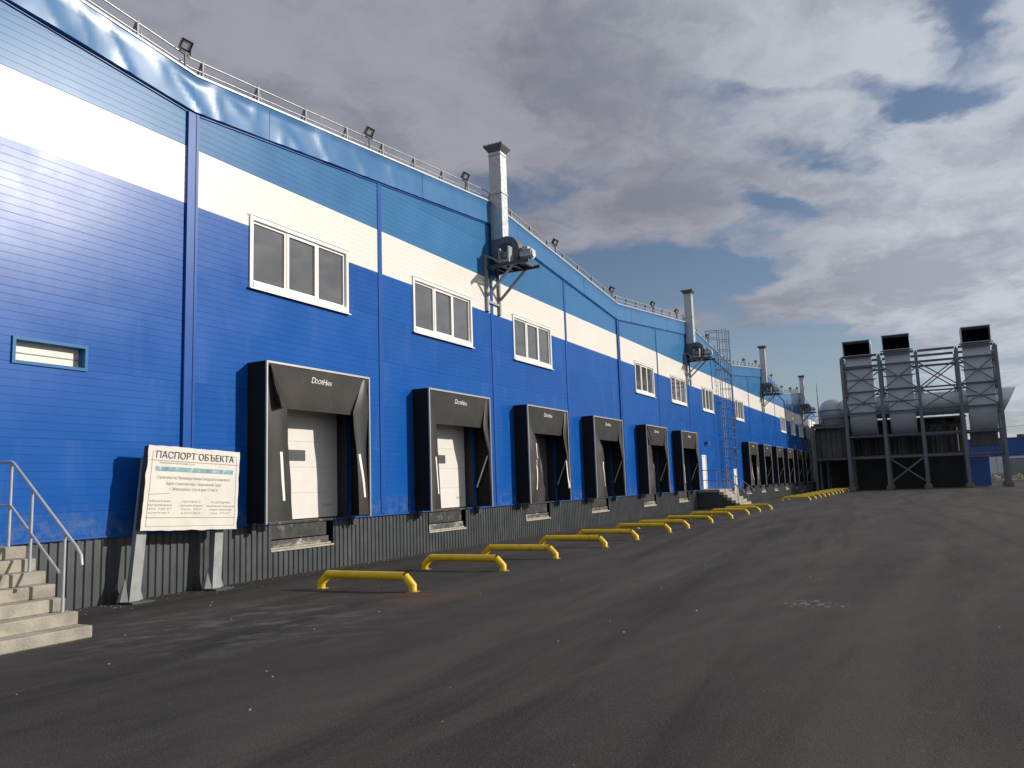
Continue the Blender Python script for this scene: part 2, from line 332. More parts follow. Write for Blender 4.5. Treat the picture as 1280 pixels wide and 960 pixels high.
def asphalt():
    m = bpy.data.materials.new('asphalt'); m.use_nodes = True; t = m.node_tree; b = t.nodes['Principled BSDF']
    tc = N(t, 'ShaderNodeTexCoord'); P = tc.outputs['Object']
    def ns(scale, detail=5, rough=.55, stretch=(1, 1, 1), rot=0, off=(0, 0, 0)):
        r = N(t, 'ShaderNodeVectorRotate', rotation_type='Z_AXIS'); r.inputs['Angle'].default_value = R_(rot); L(t, P, r.inputs['Vector'])
        mp = N(t, 'ShaderNodeMapping'); mp.inputs['Scale'].default_value = stretch; mp.inputs['Location'].default_value = off; L(t, r.outputs[0], mp.inputs[0])
        n = N(t, 'ShaderNodeTexNoise'); n.inputs['Scale'].default_value = scale; n.inputs['Detail'].default_value = detail; n.inputs['Roughness'].default_value = rough; L(t, mp.outputs[0], n.inputs['Vector']); return n.outputs['Fac']
    grain = ns(55, 4, .75); fine = ns(11, 7, .75); speck = ns(120, 2, .6, off=(5, 5, 0))
    big = ns(.22, 6, .6); patch = ns(1.6, 8, .68, (1, .5, 1), 12)
    c = mixc(t, maprange(t, big, .3, .7), (.021, .0185, .0175), (.038, .0335, .031))
    c = mixc(t, maprange(t, patch, .38, .68, 0, .6), c, (.056, .049, .044))
    c = mixc(t, maprange(t, grain, .54, .74, 0, .8), c, (.17, .15, .135))
    c = mixc(t, maprange(t, speck, .66, .74, 0, .8), c, (.26, .24, .22))
    c = mixc(t, maprange(t, grain, .44, .28, 0, .8), c, (.012, .011, .011))
    c = mixc(t, maprange(t, fine, .60, .75, 0, .3), c, (.13, .115, .10))
    c = mixc(t, maprange(t, fine, .42, .28, 0, .45), c, (.018, .017, .017))
    tr1 = ns(.75, 6, .60, (1, .05, 1), 3); tr2 = ns(.9, 7, .62, (1, .06, 1), -5, (4, 0, 0)); tr3 = ns(1.5, 6, .62, (1, .04, 1), 10, (9, 3, 0)); tr4 = ns(.55, 5, .6, (1, .12, 1), 30, (2, 7, 0))
    c = mixc(t, maprange(t, tr1, .44, .68, 0, .38, True), c, (.100, .086, .076))
    c = mixc(t, maprange(t, tr4, .50, .70, 0, .22, True), c, (.100, .088, .078))
    c = mixc(t, maprange(t, tr2, .50, .64, 0, .55, True), c, (.017, .0155, .015))
    c = mixc(t, maprange(t, tr3, .52, .70, 0, .25, True), c, (.110, .095, .083))
    # pale dried puddle dust near the steps
    mp = N(t, 'ShaderNodeVectorMath', operation='DISTANCE'); L(t, P, mp.inputs[0]); mp.inputs[1].default_value = (3.6, 8.0, 0)
    d = maprange(t, mp.outputs['Value'], .3, 3.4, 1, 0, True); dn = ns(2.2, 8, .7, (1.3, .6, 1), 30)
    c = mixc(t, mth(t, 'MULTIPLY', d, maprange(t, dn, .50, .72, 0, .55)), c, (.25, .24, .225))
    # brown stain in front of the first guide
    mp = N(t, 'ShaderNodeVectorMath', operation='DISTANCE'); L(t, P, mp.inputs[0]); mp.inputs[1].default_value = (4.9, 10.9, 0)
    d = maprange(t, mp.outputs['Value'], .2, 1.3, 1, 0, True)
    c = mixc(t, mth(t, 'MULTIPLY', d, maprange(t, dn, .42, .62, 0, .75)), c, (.13, .065, .025))
    # chalky spill
    mp = N(t, 'ShaderNodeVectorMath', operation='DISTANCE'); L(t, P, mp.inputs[0]); mp.inputs[1].default_value = (10.6, 11.6, 0)
    d = maprange(t, mp.outputs['Value'], .05, .55, 1, 0, True); dn2 = ns(9, 6, .7)
    c = mixc(t, mth(t, 'MULTIPLY', d, maprange(t, dn2, .52, .62, 0, .9)), c, (.36, .34, .31))
    L(t, c, b.inputs['Base Color'])
    L(t, maprange(t, tr2, .3, .7, .72, .92), b.inputs['Roughness']); b.inputs['Specular IOR Level'].default_value = .22
    h = mth(t, 'ADD', mth(t, 'MULTIPLY', grain, .5), mth(t, 'MULTIPLY', fine, .5))
    bp = N(t, 'ShaderNodeBump'); bp.inputs['Strength'].default_value = .8; bp.inputs['Distance'].default_value = .014; L(t, h, bp.inputs['Height']); L(t, bp.outputs[0], b.inputs['Normal'])
    return m
M_ASPH = asphalt()
M_EARTH = mat('rough_earth', (.10, .095, .06), .95, var=.4, vscale=.4, bump=.5, bscale=3, dirt=(.30, .28, .22, .8), dirt_t=(.5, .65), dscale=1.5)
M_GRASS = mat('dry_grass', (.10, .105, .035), .9, var=.3)
M_FARBLUE = mat('blue_far_cladding', (.012, .07, .30), .5, var=.05)
M_FARWHITE = mat('white_far_cladding', (.55, .56, .57), .6, var=.05)

# ------------------------------------------------------------------ ground
g = MB(); g.add([(-60, -60, -.02), (900, -60, -.02), (900, 1500, -.02), (-60, 1500, -.02)], [(0, 1, 2, 3)])
o = struct(g.build('ground', M_EARTH)); o['label'] = 'rough open ground beyond the asphalt yard'
g = MB(); g.add([(-.3, -40, 0), (120, -40, 0), (120, 132, 0), (-.3, 132, 0)], [(0, 1, 2, 3)])
o = struct(g.build('asphalt_yard', M_ASPH)); o['label'] = 'dark asphalt loading yard with tyre tracks'

# ------------------------------------------------------------------ the warehouse
Z1, Z2, Z3 = 1.12, 7.273, 8.42
PEAK, VAL = 11.03, 9.88
YB0, NB, BAY = -1.6, 18, 6.0
def par(y):    # parapet top
    k = ((y-10.4) % 24)/12
    t = k if k <= 1 else 2-k
    return VAL+(PEAK-VAL)*t
bld = thing('warehouse_building', 'long blue metal-clad warehouse with a white stripe and zigzag roof edge', 'building', (0, 0, 0))
WIN = [(13.5, 3.2), (19.47, 3.2), (25.4, 3.1), (38.1, 3.0), (44.2, 3.1), (50.9, 2.9), (60.55, 2.9), (80.7, 3.0), (87.0, 2.7), (92.9, 3.0), (98.6, 3.0)]
DOCK = [13.56, 19.47, 25.38, 31.32, 38.0, 44.05, 62.25, 68.3, 74.4, 80.55, 86.75, 92.8]
OPEN = [(c-w/2, c+w/2, 5.98, 7.52) for c, w in WIN] + [(c-1.48, c+1.48, Z1, 4.02) for c in DOCK]
OPEN += [(7.18, 8.33, 3.85, 4.18), (48.45, 49.4, Z1, 3.16)]
RIB = 1.15/9
def pieces(y0, y1, z0, z1):
    rects = [(y0, y1, z0, z1)]
    for a, b, c, d in OPEN:
        out = []
        for (p, q, r, s) in rects:
            if b <= p+1e-4 or a >= q-1e-4 or d <= r+1e-4 or c >= s-1e-4: out.append((p, q, r, s)); continue
            if a > p: out.append((p, a, r, s))
            if b < q: out.append((b, q, r, s))
            pp, qq = max(p, a), min(q, b)
            if c > r: out.append((pp, qq, r, c))
            if d < s: out.append((pp, qq, d, s))
        rects = out
    return rects
def profile(z0, z1, fine):
    """(z, x) points of the sandwich panel's face; grooves every RIB, a deep joint at each panel edge"""
    lv = []
    k0 = math.floor((z0-Z2)/RIB)-1; k1 = math.ceil((z1-Z2)/RIB)+1
    for k in range(k0, k1+1):
        z = Z2+k*RIB
        joint = k % 9 == 0
        if not joint and not fine: continue
        w, d = (.014, .005) if joint else (.011, .0027)
        lv += [(z-w/2, 0), (z-w*.2, -d), (z+w*.2, -d), (z+w/2, 0)]
    pts = [(z, x) for z, x in lv if z0+.0005 < z < z1-.0005]
    def xa(z):
        for i in range(len(lv)-1):
            if lv[i][0] <= z <= lv[i+1][0]:
                t = (z-lv[i][0])/max(1e-9, lv[i+1][0]-lv[i][0]); return lv[i][1]+t*(lv[i+1][1]-lv[i][1])
        return 0
    return [(z0, xa(z0))]+pts+[(z1, xa(z1))]
rows = []
z = Z2
while z > Z1+.01:
    rows.append((max(Z1, z-1.15), z, M_BLUE)); z -= 1.15
rows += [(Z2, Z3, M_WHITE), (Z3, Z3+1.15, M_SKYBLUE), (Z3+1.15, Z3+2.3, M_SKYBLUE)]
def panel_obj(comp, ya, yb, z0, z1, m, fine):
    mb = MB()
    for (p, q, r, s) in comp:
        pr = profile(r, s, fine); n = len(pr)
        vs = [(x, p, zz) for zz, x in pr]+[(x, q, zz) for zz, x in pr]+[(-.3, p, zz) for zz, x in pr]+[(-.3, q, zz) for zz, x in pr]
        fs = [(i, n+i, n+i+1, i+1) for i in range(n-1)]
        fs += [(i, i+1, 2*n+i+1, 2*n+i) for i in range(n-1)]+[(n+i, 3*n+i, 3*n+i+1, n+i+1) for i in range(n-1)]
        fs += [(0, 2*n, 3*n, n), (n-1, 2*n-1, 4*n-1, 3*n-1)]
        mb.add(vs, fs)
    if not mb.v: return
    if z1 > VAL-.4:      # trim the gable rows under the fascia
        bm = bmesh.new()
        vv_ = [bm.verts.new(v) for v in mb.v]
        for f in mb.f: bm.faces.new([vv_[i] for i in f])
        za, zb = par(ya+.001)-.3, par(yb-.001)-.3
        nrm = Vector((0, -(zb-za), BAY)).normalized()
        bmesh.ops.bisect_plane(bm, geom=bm.verts[:]+bm.edges[:]+bm.faces[:], plane_co=(0, ya, za), plane_no=nrm, clear_outer=True)
        bm.verts.index_update()
        mb.v = [tuple(v.co) for v in bm.verts]; mb.f = [tuple(v.index for v in f.verts) for f in bm.faces]; mb.m = [0]*len(mb.f); mb.sm = [False]*len(mb.f); bm.free()
        if not mb.v: return
    mb.build('wall_panel', m, bld)
for b in range(NB):
    ya = YB0+b*BAY; yb = ya+BAY
    for (z0, z1, m) in rows:
        fine = yb < 47
        rects = pieces(ya, yb, z0, z1); comps = []
        for rc_ in rects:
            hit = [c0 for c0 in comps if any(not (rc_[0] > o2[1]+1e-4 or rc_[1] < o2[0]-1e-4 or rc_[2] > o2[3]+1e-4 or rc_[3] < o2[2]-1e-4) for o2 in c0)]
            new = [rc_]
            for h_ in hit: new += h_; comps.remove(h_)
            comps.append(new)
        for comp in comps: panel_obj(comp, ya, yb, z0, z1, m, fine)
# core and roof behind the cladding
c = MB()
ys = [YB0]+[YB0+12*i for i in range(1, 10) if YB0+12*i <= YB0+NB*BAY]
for i in range(len(ys)-1):
    a, b2 = ys[i], ys[i+1]; za, zb = par(a)-.28, par(b2)-.28
    c.hexa([(-34, a, 0), (-.5, a, 0), (-.5, b2, 0), (-34, b2, 0), (-34, a, za-.05), (-.5, a, za-.05), (-.5, b2, zb-.05), (-34, b2, zb-.05)])
c.build('wall_core', M_DARKWALL, bld)
r = MB()
for i in range(len(ys)-1):
    a, b2 = ys[i], ys[i+1]; za, zb = par(a)-.28, par(b2)-.28
    r.hexa([(-34.2, a, za), (-.08, a, za), (-.08, b2, zb), (-34.2, b2, zb), (-34.2, a, za+.1), (-.08, a, za+.1), (-.08, b2, zb+.1), (-34.2, b2, zb+.1)])
r.build('roof', M_ROOF, bld)
g1 = MB(); g1.box(-34, YB0-.2, 0, -.001, YB0-.003, VAL-.5); g1.build('end_wall', M_BLUE, bld)
g1 = MB(); ye = YB0+NB*BAY; g1.box(-34, ye+.003, 0, -.001, ye+.2, VAL-.2); g1.build('end_wall', M_BLUE, bld)

# fascia: one loose, slightly buckled sheet per bay, with a bright trim along its top
def fascia_x(y, t):
    a = .5+.5*math.tanh((17-y)/7)
    n = noise.noise(Vector((y*.85+t*.5, 3.1, t*.35)))
    n2 = noise.noise(Vector((y*2.1-t*.9, 7.7, t*.5)))
    ridge = 1-abs(noise.noise(Vector((y*1.0+t*.45, 11.3, t*.25))))*2.6
    ridge = max(0, ridge)**3
    return .062+.026*(.22+a)*n+.010*n2*(.25+a)+.022*ridge*(.08+a)+.012*(1-t)*a
for b in range(NB):
    ya0 = YB0+b*BAY
    for q3 in range(3):
     ya = ya0+q3*2.0; yb = ya+2.0; ny = 22 if yb < 50 else 6; nz = 8; lap = .006*(q3 % 2)+.001*q3
     mb = MB(); vs = []
     for i in range(ny+1):
         y = ya+(yb-ya+.03*(q3 < 2))*i/ny; zt = par(min(max(y, ya0+.0005), ya0+BAY-.0005))
         for j in range(nz+1):
             t = j/nz
             vs.append((lap+fascia_x(y, t)*(1-max(0, t-.8)/.2)+.10*max(0, t-.8)/.2, y, zt-.74+t*.73))
     fs = [(i*(nz+1)+j, (i+1)*(nz+1)+j, (i+1)*(nz+1)+j+1, i*(nz+1)+j+1) for i in range(ny) for j in range(nz)]
     mb.add(vs, fs, 0, True)
     # drip return under the sheet
     rv = []
     for i in range(ny+1):
         y, z0 = vs[i*(nz+1)][1], vs[i*(nz+1)][2]; rv += [(vs[i*(nz+1)][0], y, z0), (.002, y, z0-.012)]
     mb.add(rv, [(2*i, 2*i+1, 2*i+3, 2*i+2) for i in range(ny)])
     mb.build('fascia_sheet', M_FASCIA, bld)
    ya = ya0; yb = ya+BAY
    za, zb = par(ya+.001), par(yb-.001)
    t_ = MB(); t_.hexa([(-.12, ya, za-.02), (.118, ya, za-.02), (.118, yb, zb-.02), (-.12, yb, zb-.02), (-.12, ya, za+.02), (.118, ya, za+.02), (.118, yb, zb+.02), (-.12, yb, zb+.02)])
    t_.build('parapet_trim', M_TRIM, bld)
    s_ = MB(); s_.hexa([(0.001, ya, za-.785), (.028, ya, za-.785), (.028, yb, zb-.785), (.001, yb, zb-.785), (.001, ya, za-.757), (.028, ya, za-.757), (.028, yb, zb-.757), (.001, yb, zb-.757)])
    s_.build('fascia_channel', M_STRIP, bld)
# cover strips over the vertical joints; wide ones under the roof valleys
for b in range(1, NB):
    y = YB0+b*BAY; zt = par(y)-.76
    wide = abs(((y-10.4)/24) % 1) < .01 or abs(((y-10.4)/24) % 1) > .99
    w, d = (.13, .055) if wide else (.085, .018)
    mb = MB(); mb.box(.0015, y-w, Z1+.005, d, y+w, zt, b=.006)
    if wide: mb.box(d, y+w*.45, Z1+.01, d+.012, y+w*.9, zt-.005)
    mb.build('cover_strip', M_STRIP, bld)
# plinth: corrugated sheets per bay, recess openings at the levellers
LEV = [(c_-.97, c_+.97) for c_ in DOCK]
for b in range(NB):
    ya = YB0+b*BAY; yb = ya+BAY; per = .15; mb = MB()
    segs = []
    cuts = [l for l in LEV if l[0] > ya and l[1] < yb]
    cuts += [(57.0, 57.9)] if ya < 57 < yb else []
    cur = ya
    for a, b2 in sorted(cuts): segs.append((cur, a, 0, Z1)); 
    spans = []
    for a, b2 in sorted(cuts):
        spans.append((cur, a, 0, Z1)); 
        spans.append((a, b2, 0, .55 if b2-a > 1.5 else 0)); cur = b2
    spans.append((cur, yb, 0, Z1))
    for (p, q, r0, r1) in spans:
        if r1 <= r0 or q-p < .02: continue
        pts = [(p, None)]
        k = math.floor(p/per)
        prof = []
        while k*per < q+per:
            y0 = k*per
            prof += [(y0, -.045), (y0+.055, -.045), (y0+.075, -.02), (y0+.13, -.02)]; k += 1
        prof = [(yy, xx) for yy, xx in prof if p < yy < q]
        prof = [(p, prof[0][1])]+prof+[(q, prof[-1][1])]
        n = len(prof)
        mb.add([(xx, yy, r0) for yy, xx in prof]+[(xx, yy, r1-.004) for yy, xx in prof], [(i, i+1, n+i+1, n+i) for i in range(n-1)])
    mb.build('plinth_sheet', M_PLINTH, bld)
    # ledge flashing between plinth and wall
    e = MB(); cur = ya
    dc = [c_ for c_ in DOCK if ya < c_ < yb]
    spans = [(ya, yb)]
    if dc: spans = [(ya, dc[0]-.98), (dc[0]+.98, yb)]
    for (p, q) in spans:
        e = MB(); e.hexa([(-.06, p, Z1-.03), (.035, p, Z1-.035), (.035, q, Z1-.035), (-.06, q, Z1-.03), (-.06, p, Z1-.002), (.02, p, Z1-.002), (.02, q, Z1-.002), (-.06, q, Z1-.002)]); e.build('drip_flashing', M_STRIP, bld)
# grey service door at yard level beyond the ladder
dd = MB(); dd.box(-.03, 57.02, .02, .03, 57.88, 2.3, b=.01); dd.box(.03, 57.1, .9, .05, 57.14, 1.2); dd.build('service_door', M_DOOR, bld)
fr = MB()
for a in ((56.93, 57.015), (57.885, 57.97)): fr.box(.002, a[0], .02, .06, a[1], 2.38)
fr.box(.002, 57.015, 2.305, .06, 57.885, 2.38); fr.build('door_frame', M_UPVC, bld)
dd = MB(); dd.box(-.05, 48.5, 1.14, 0.0, 49.35, 3.1, b=.01); dd.build('entrance_door', M_DOOR, bld)
fr = MB()
for a in ((48.40, 48.49), (49.36, 49.46)): fr.box(-.06, a[0], 1.13, .03, a[1], 3.2)
fr.box(-.06, 48.49, 3.11, .03, 49.36, 3.2); fr.build('door_frame', M_UPVC, bld)

# windows
def window(c_, w, far):
    y0, y1, z0, z1 = c_-w/2, c_+w/2, 5.98, 7.52
    f = MB(); t = .085; d0, d1 = -.10, .035
    # outer flashing frame
    f.box(d0, y0, z0, d1, y0+t, z1, b=.004); f.box(d0, y1-t, z0, d1, y1, z1, b=.004)
    f.box(d0, y0+t+.001, z1-t, d1, y1-t-.001, z1); f.box(d0, y0+t+.001, z0, d1+.02, y1-t-.001, z0+t+.03)
    win = f.build('window', M_UPVC, bld)
    iy0, iy1, iz0, iz1 = y0+t, y1-t, z0+t+.03, z1-t; ww = (iy1-iy0)
    e = MB(); s = .055
    xs = [iy0, iy0+ww*.34, iy0+ww*.67, iy1]
    for k in range(3):
        a, b2 = xs[k]+.004, xs[k+1]-.004; dx = .012 if k == 1 else 0; ss = s+(.02 if k == 1 else 0)
        e.box(-.085, a, iz0, -.02+dx, a+ss, iz1); e.box(-.085, b2-ss, iz0, -.02+dx, b2, iz1)
        e.box(-.085, a+ss, iz0, -.02+dx, b2-ss, iz0+ss); e.box(-.085, a+ss, iz1-ss, -.02+dx, b2-ss, iz1)
        p = MB(); p.box(-.065, a+ss-.01, iz0+ss-.01, -.05, b2-ss+.01, iz1-ss+.01); p.build('pane', M_GLASS, win)
    e.build('sash', M_UPVC, win)
    v = MB(); v.box(.036, y0-.03, z1+.003, .06, y1+.03, z1+.02) ; v.build('head_flashing', M_UPVC, win)
    v = MB(); v.hexa([(.02, y0-.03, z0-.03), (.085, y0-.03, z0-.045), (.085, y1+.03, z0-.045), (.02, y1+.03, z0-.03), (.02, y0-.03, z0-.002), (.085, y0-.03, z0-.02), (.085, y1+.03, z0-.02), (.02, y1+.03, z0-.002)]); v.build('sill', M_UPVC, win)
for c_, w in WIN: window(c_, w, c_ > 50)
# slot window by the steps
f = MB(); f.box(-.15, 7.14, 3.80, .03, 7.19, 4.22); f.box(-.15, 8.32, 3.80, .03, 8.37, 4.22); f.box(-.15, 7.19, 3.80, .03, 8.32, 3.85); f.box(-.15, 7.19, 4.17, .03, 8.32, 4.22)
sw = f.build('slot_window', M_SKYBLUE, bld)
p = MB(); p.box(-.16, 7.19, 3.85, -.14, 8.32, 4.17); p.build('louvre_panel', M_WHITE, sw)
p = MB(); p.box(-.138, 7.19, 3.985, -.128, 8.32, 4.0); p.build('louvre_bar', M_TRIMGREY, sw)

# dock doors and levellers (parts of the building)
def dock_door(c_, style):
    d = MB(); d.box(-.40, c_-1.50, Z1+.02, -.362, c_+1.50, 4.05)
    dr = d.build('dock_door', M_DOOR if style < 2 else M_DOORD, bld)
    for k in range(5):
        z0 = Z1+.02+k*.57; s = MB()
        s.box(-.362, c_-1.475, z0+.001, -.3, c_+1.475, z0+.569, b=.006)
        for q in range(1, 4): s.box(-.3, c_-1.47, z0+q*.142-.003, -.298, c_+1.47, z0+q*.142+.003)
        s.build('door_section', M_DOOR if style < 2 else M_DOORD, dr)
    w = MB(); w.box(-.299, c_-.25, 2.42, -.285, c_+.36, 2.66, b=.004); w.build('door_window', M_STEEL, dr)
    if style < 2: text_obj('DoorHan', .10, M_INK2, dr, lambda x, y, z, c_=c_: (-.299+z+.002, c_+1.12+x, 1.42+y), shear=.2)
    l = MB()
    l.box(-.35, c_-.965, .56, -.06, c_+.965, .60)
    lv = l.build('leveller_ledge', M_LEDGE, bld)
    l = MB(); l.box(-.30, c_-.96, .76, -.05, c_+.78, Z1-.05, b=.006); l.box(-.40, c_-1.46, Z1-.046, -.005, c_+1.46, Z1)
    l.build('dock_leveller', M_LIP, bld)
    l = MB(); l.box(-.30, c_-.95, .602, -.035, c_+.84, .74, b=.005); l.box(-.035, c_-.05, .64, -.02, c_+.12, .68); l.build('lip_keeper', M_LIP2, bld)
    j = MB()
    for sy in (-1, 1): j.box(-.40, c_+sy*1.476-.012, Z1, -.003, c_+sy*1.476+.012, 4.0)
    j.box(-.40, c_-1.46, 3.995, -.003, c_+1.46, 4.018); j.build('jamb_shade_lining', M_JAMBSHADE, bld)  # lining added over the blue reveal, its shade painted in
    e = MB(); e.box(-.05, c_-.99, .515, .0, c_+.99, .555); e.build('leveller_sill_trim', M_LEDGE, bld)
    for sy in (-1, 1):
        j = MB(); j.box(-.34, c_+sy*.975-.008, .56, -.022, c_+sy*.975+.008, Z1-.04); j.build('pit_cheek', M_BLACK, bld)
for i, c_ in enumerate(DOCK): dock_door(c_, i)

# ------------------------------------------------------------------ dock shelters
ORD = ['first', 'second', 'third', 'fourth', 'fifth', 'sixth', 'seventh', 'eighth', 'ninth', 'tenth', 'eleventh', 'twelfth']
SH_LAB = ['black dock shelter nearest the sign board, its white door sunlit and curtain corner folded',
 'second black dock shelter from the sign board with half its white door sunlit',
 'third black dock shelter from the sign board with a wide crumpled left curtain',
 'fourth black dock shelter from the sign board, left curtain bulging over the doorway',
 'fifth black dock shelter from the sign board, strip folded at its top left',
 'black dock shelter just before the concrete steps and caged ladder, sixth from the sign board',
 'black dock shelter just beyond the caged ladder, nearest of the far row',
 'second black dock shelter beyond the caged ladder', 'third black dock shelter beyond the caged ladder',
 'fourth black dock shelter beyond the caged ladder', 'fifth black dock shelter beyond the caged ladder, partly in shade',
 'farthest black dock shelter, in the shade beside the steel duct frame']
D_, HW, ZT, ZB = .52, 1.68, 4.38, 1.13
def sheet(mb, rowsL, rowsR, x0, thick=.012, nu=8, wob=.02, seed=0, bulge=0.0):
    """a hanging fabric sheet between two edge polylines given as (y,z,x) top to bottom"""
    n = len(rowsL); vs = []
    for side in (0, 1):
        for i in range(n):
            for j in range(nu+1):
                t = j/nu; a = Vector(rowsL[i]); b = Vector(rowsR[i]); p = a.lerp(b, t)
                x = p[2]+wob*noise.noise(Vector((p[0]*2.1+seed, p[1]*1.3, seed*.7)))*(1 if 0 < j else .3)+bulge*math.sin(math.pi*t)
                vs.append((x-side*thick, p[0], p[1]))
    m = n*(nu+1)
    def q(i, j): return i*(nu+1)+j
    fs = [(q(i, j), q(i+1, j), q(i+1, j+1), q(i, j+1)) for i in range(n-1) for j in range(nu)]
    fs += [tuple(m+k for k in f[::-1]) for f in fs]; mb.add(vs, fs, 0, True); fs = []
    for i in range(n-1):
        fs.append((q(i, 0), m+q(i, 0), m+q(i+1, 0), q(i+1, 0))); fs.append((q(i, nu), q(i+1, nu), m+q(i+1, nu), m+q(i, nu)))
    for j in range(nu):
        fs.append((q(0, j), q(0, j+1), m+q(0, j+1), m+q(0, j))); fs.append((q(n-1, j), m+q(n-1, j), m+q(n-1, j+1), q(n-1, j+1)))
    mb.add(vs, fs, 0, False)
# inner edge offsets of the left / right curtain from the outer frame: (z, offset)
STY = [dict(L=[(4.3,.30),(3.45,.62),(2.6,.66),(1.16,.80)], Rr=[(4.3,.20),(3.45,.58),(2.6,.42),(1.16,.36)], fold=1, bar=0, ml=(.42, 0), mr=.2),
       dict(L=[(4.3,.30),(3.45,.42),(2.6,.46),(1.16,.55)], Rr=[(4.3,.20),(3.45,.40),(2.7,.10),(1.16,.06)], fold=0, bar=1, ml=(.30, 0), mr=None),
       dict(L=[(4.3,.30),(3.45,.50),(2.8,1.0),(1.16,1.25)], Rr=[(4.3,.20),(3.45,.42),(2.7,.12),(1.16,.06)], fold=0, bar=1, ml=(.42, 1), mr=.09),
       dict(L=[(4.3,.30),(3.45,.60),(2.8,1.1),(1.16,1.30)], Rr=[(4.3,.20),(3.45,.44),(2.7,.12),(1.16,.06)], fold=0, bar=1, ml=(.70, 0), mr=None),
       dict(L=[(4.3,.30),(3.45,.75),(2.6,1.0),(1.16,1.35)], Rr=[(4.3,.20),(3.45,.45),(2.7,.12),(1.16,.06)], fold=1, bar=1, ml=(.85, 0), mr=None),
       dict(L=[(4.3,.30),(3.45,.42),(2.6,.46),(1.16,.60)], Rr=[(4.3,.20),(3.45,.42),(2.7,.10),(1.16,.06)], fold=0, bar=1, ml=(.28, 0), mr=None),
       dict(L=[(4.3,.30),(3.45,.7),(2.6,1.0),(1.16,1.25)], Rr=[(4.3,.20),(3.45,.42),(2.6,.80),(1.16,.95)], fold=0, bar=0, ml=(.85, 0), mr=.5),
       dict(L=[(4.3,.30),(3.45,.4),(2.6,.6),(1.16,.8)], Rr=[(4.3,.20),(3.45,.36),(2.5,.1),(1.16,.3)], fold=0, bar=1, ml=(.5, 0), mr=None)]
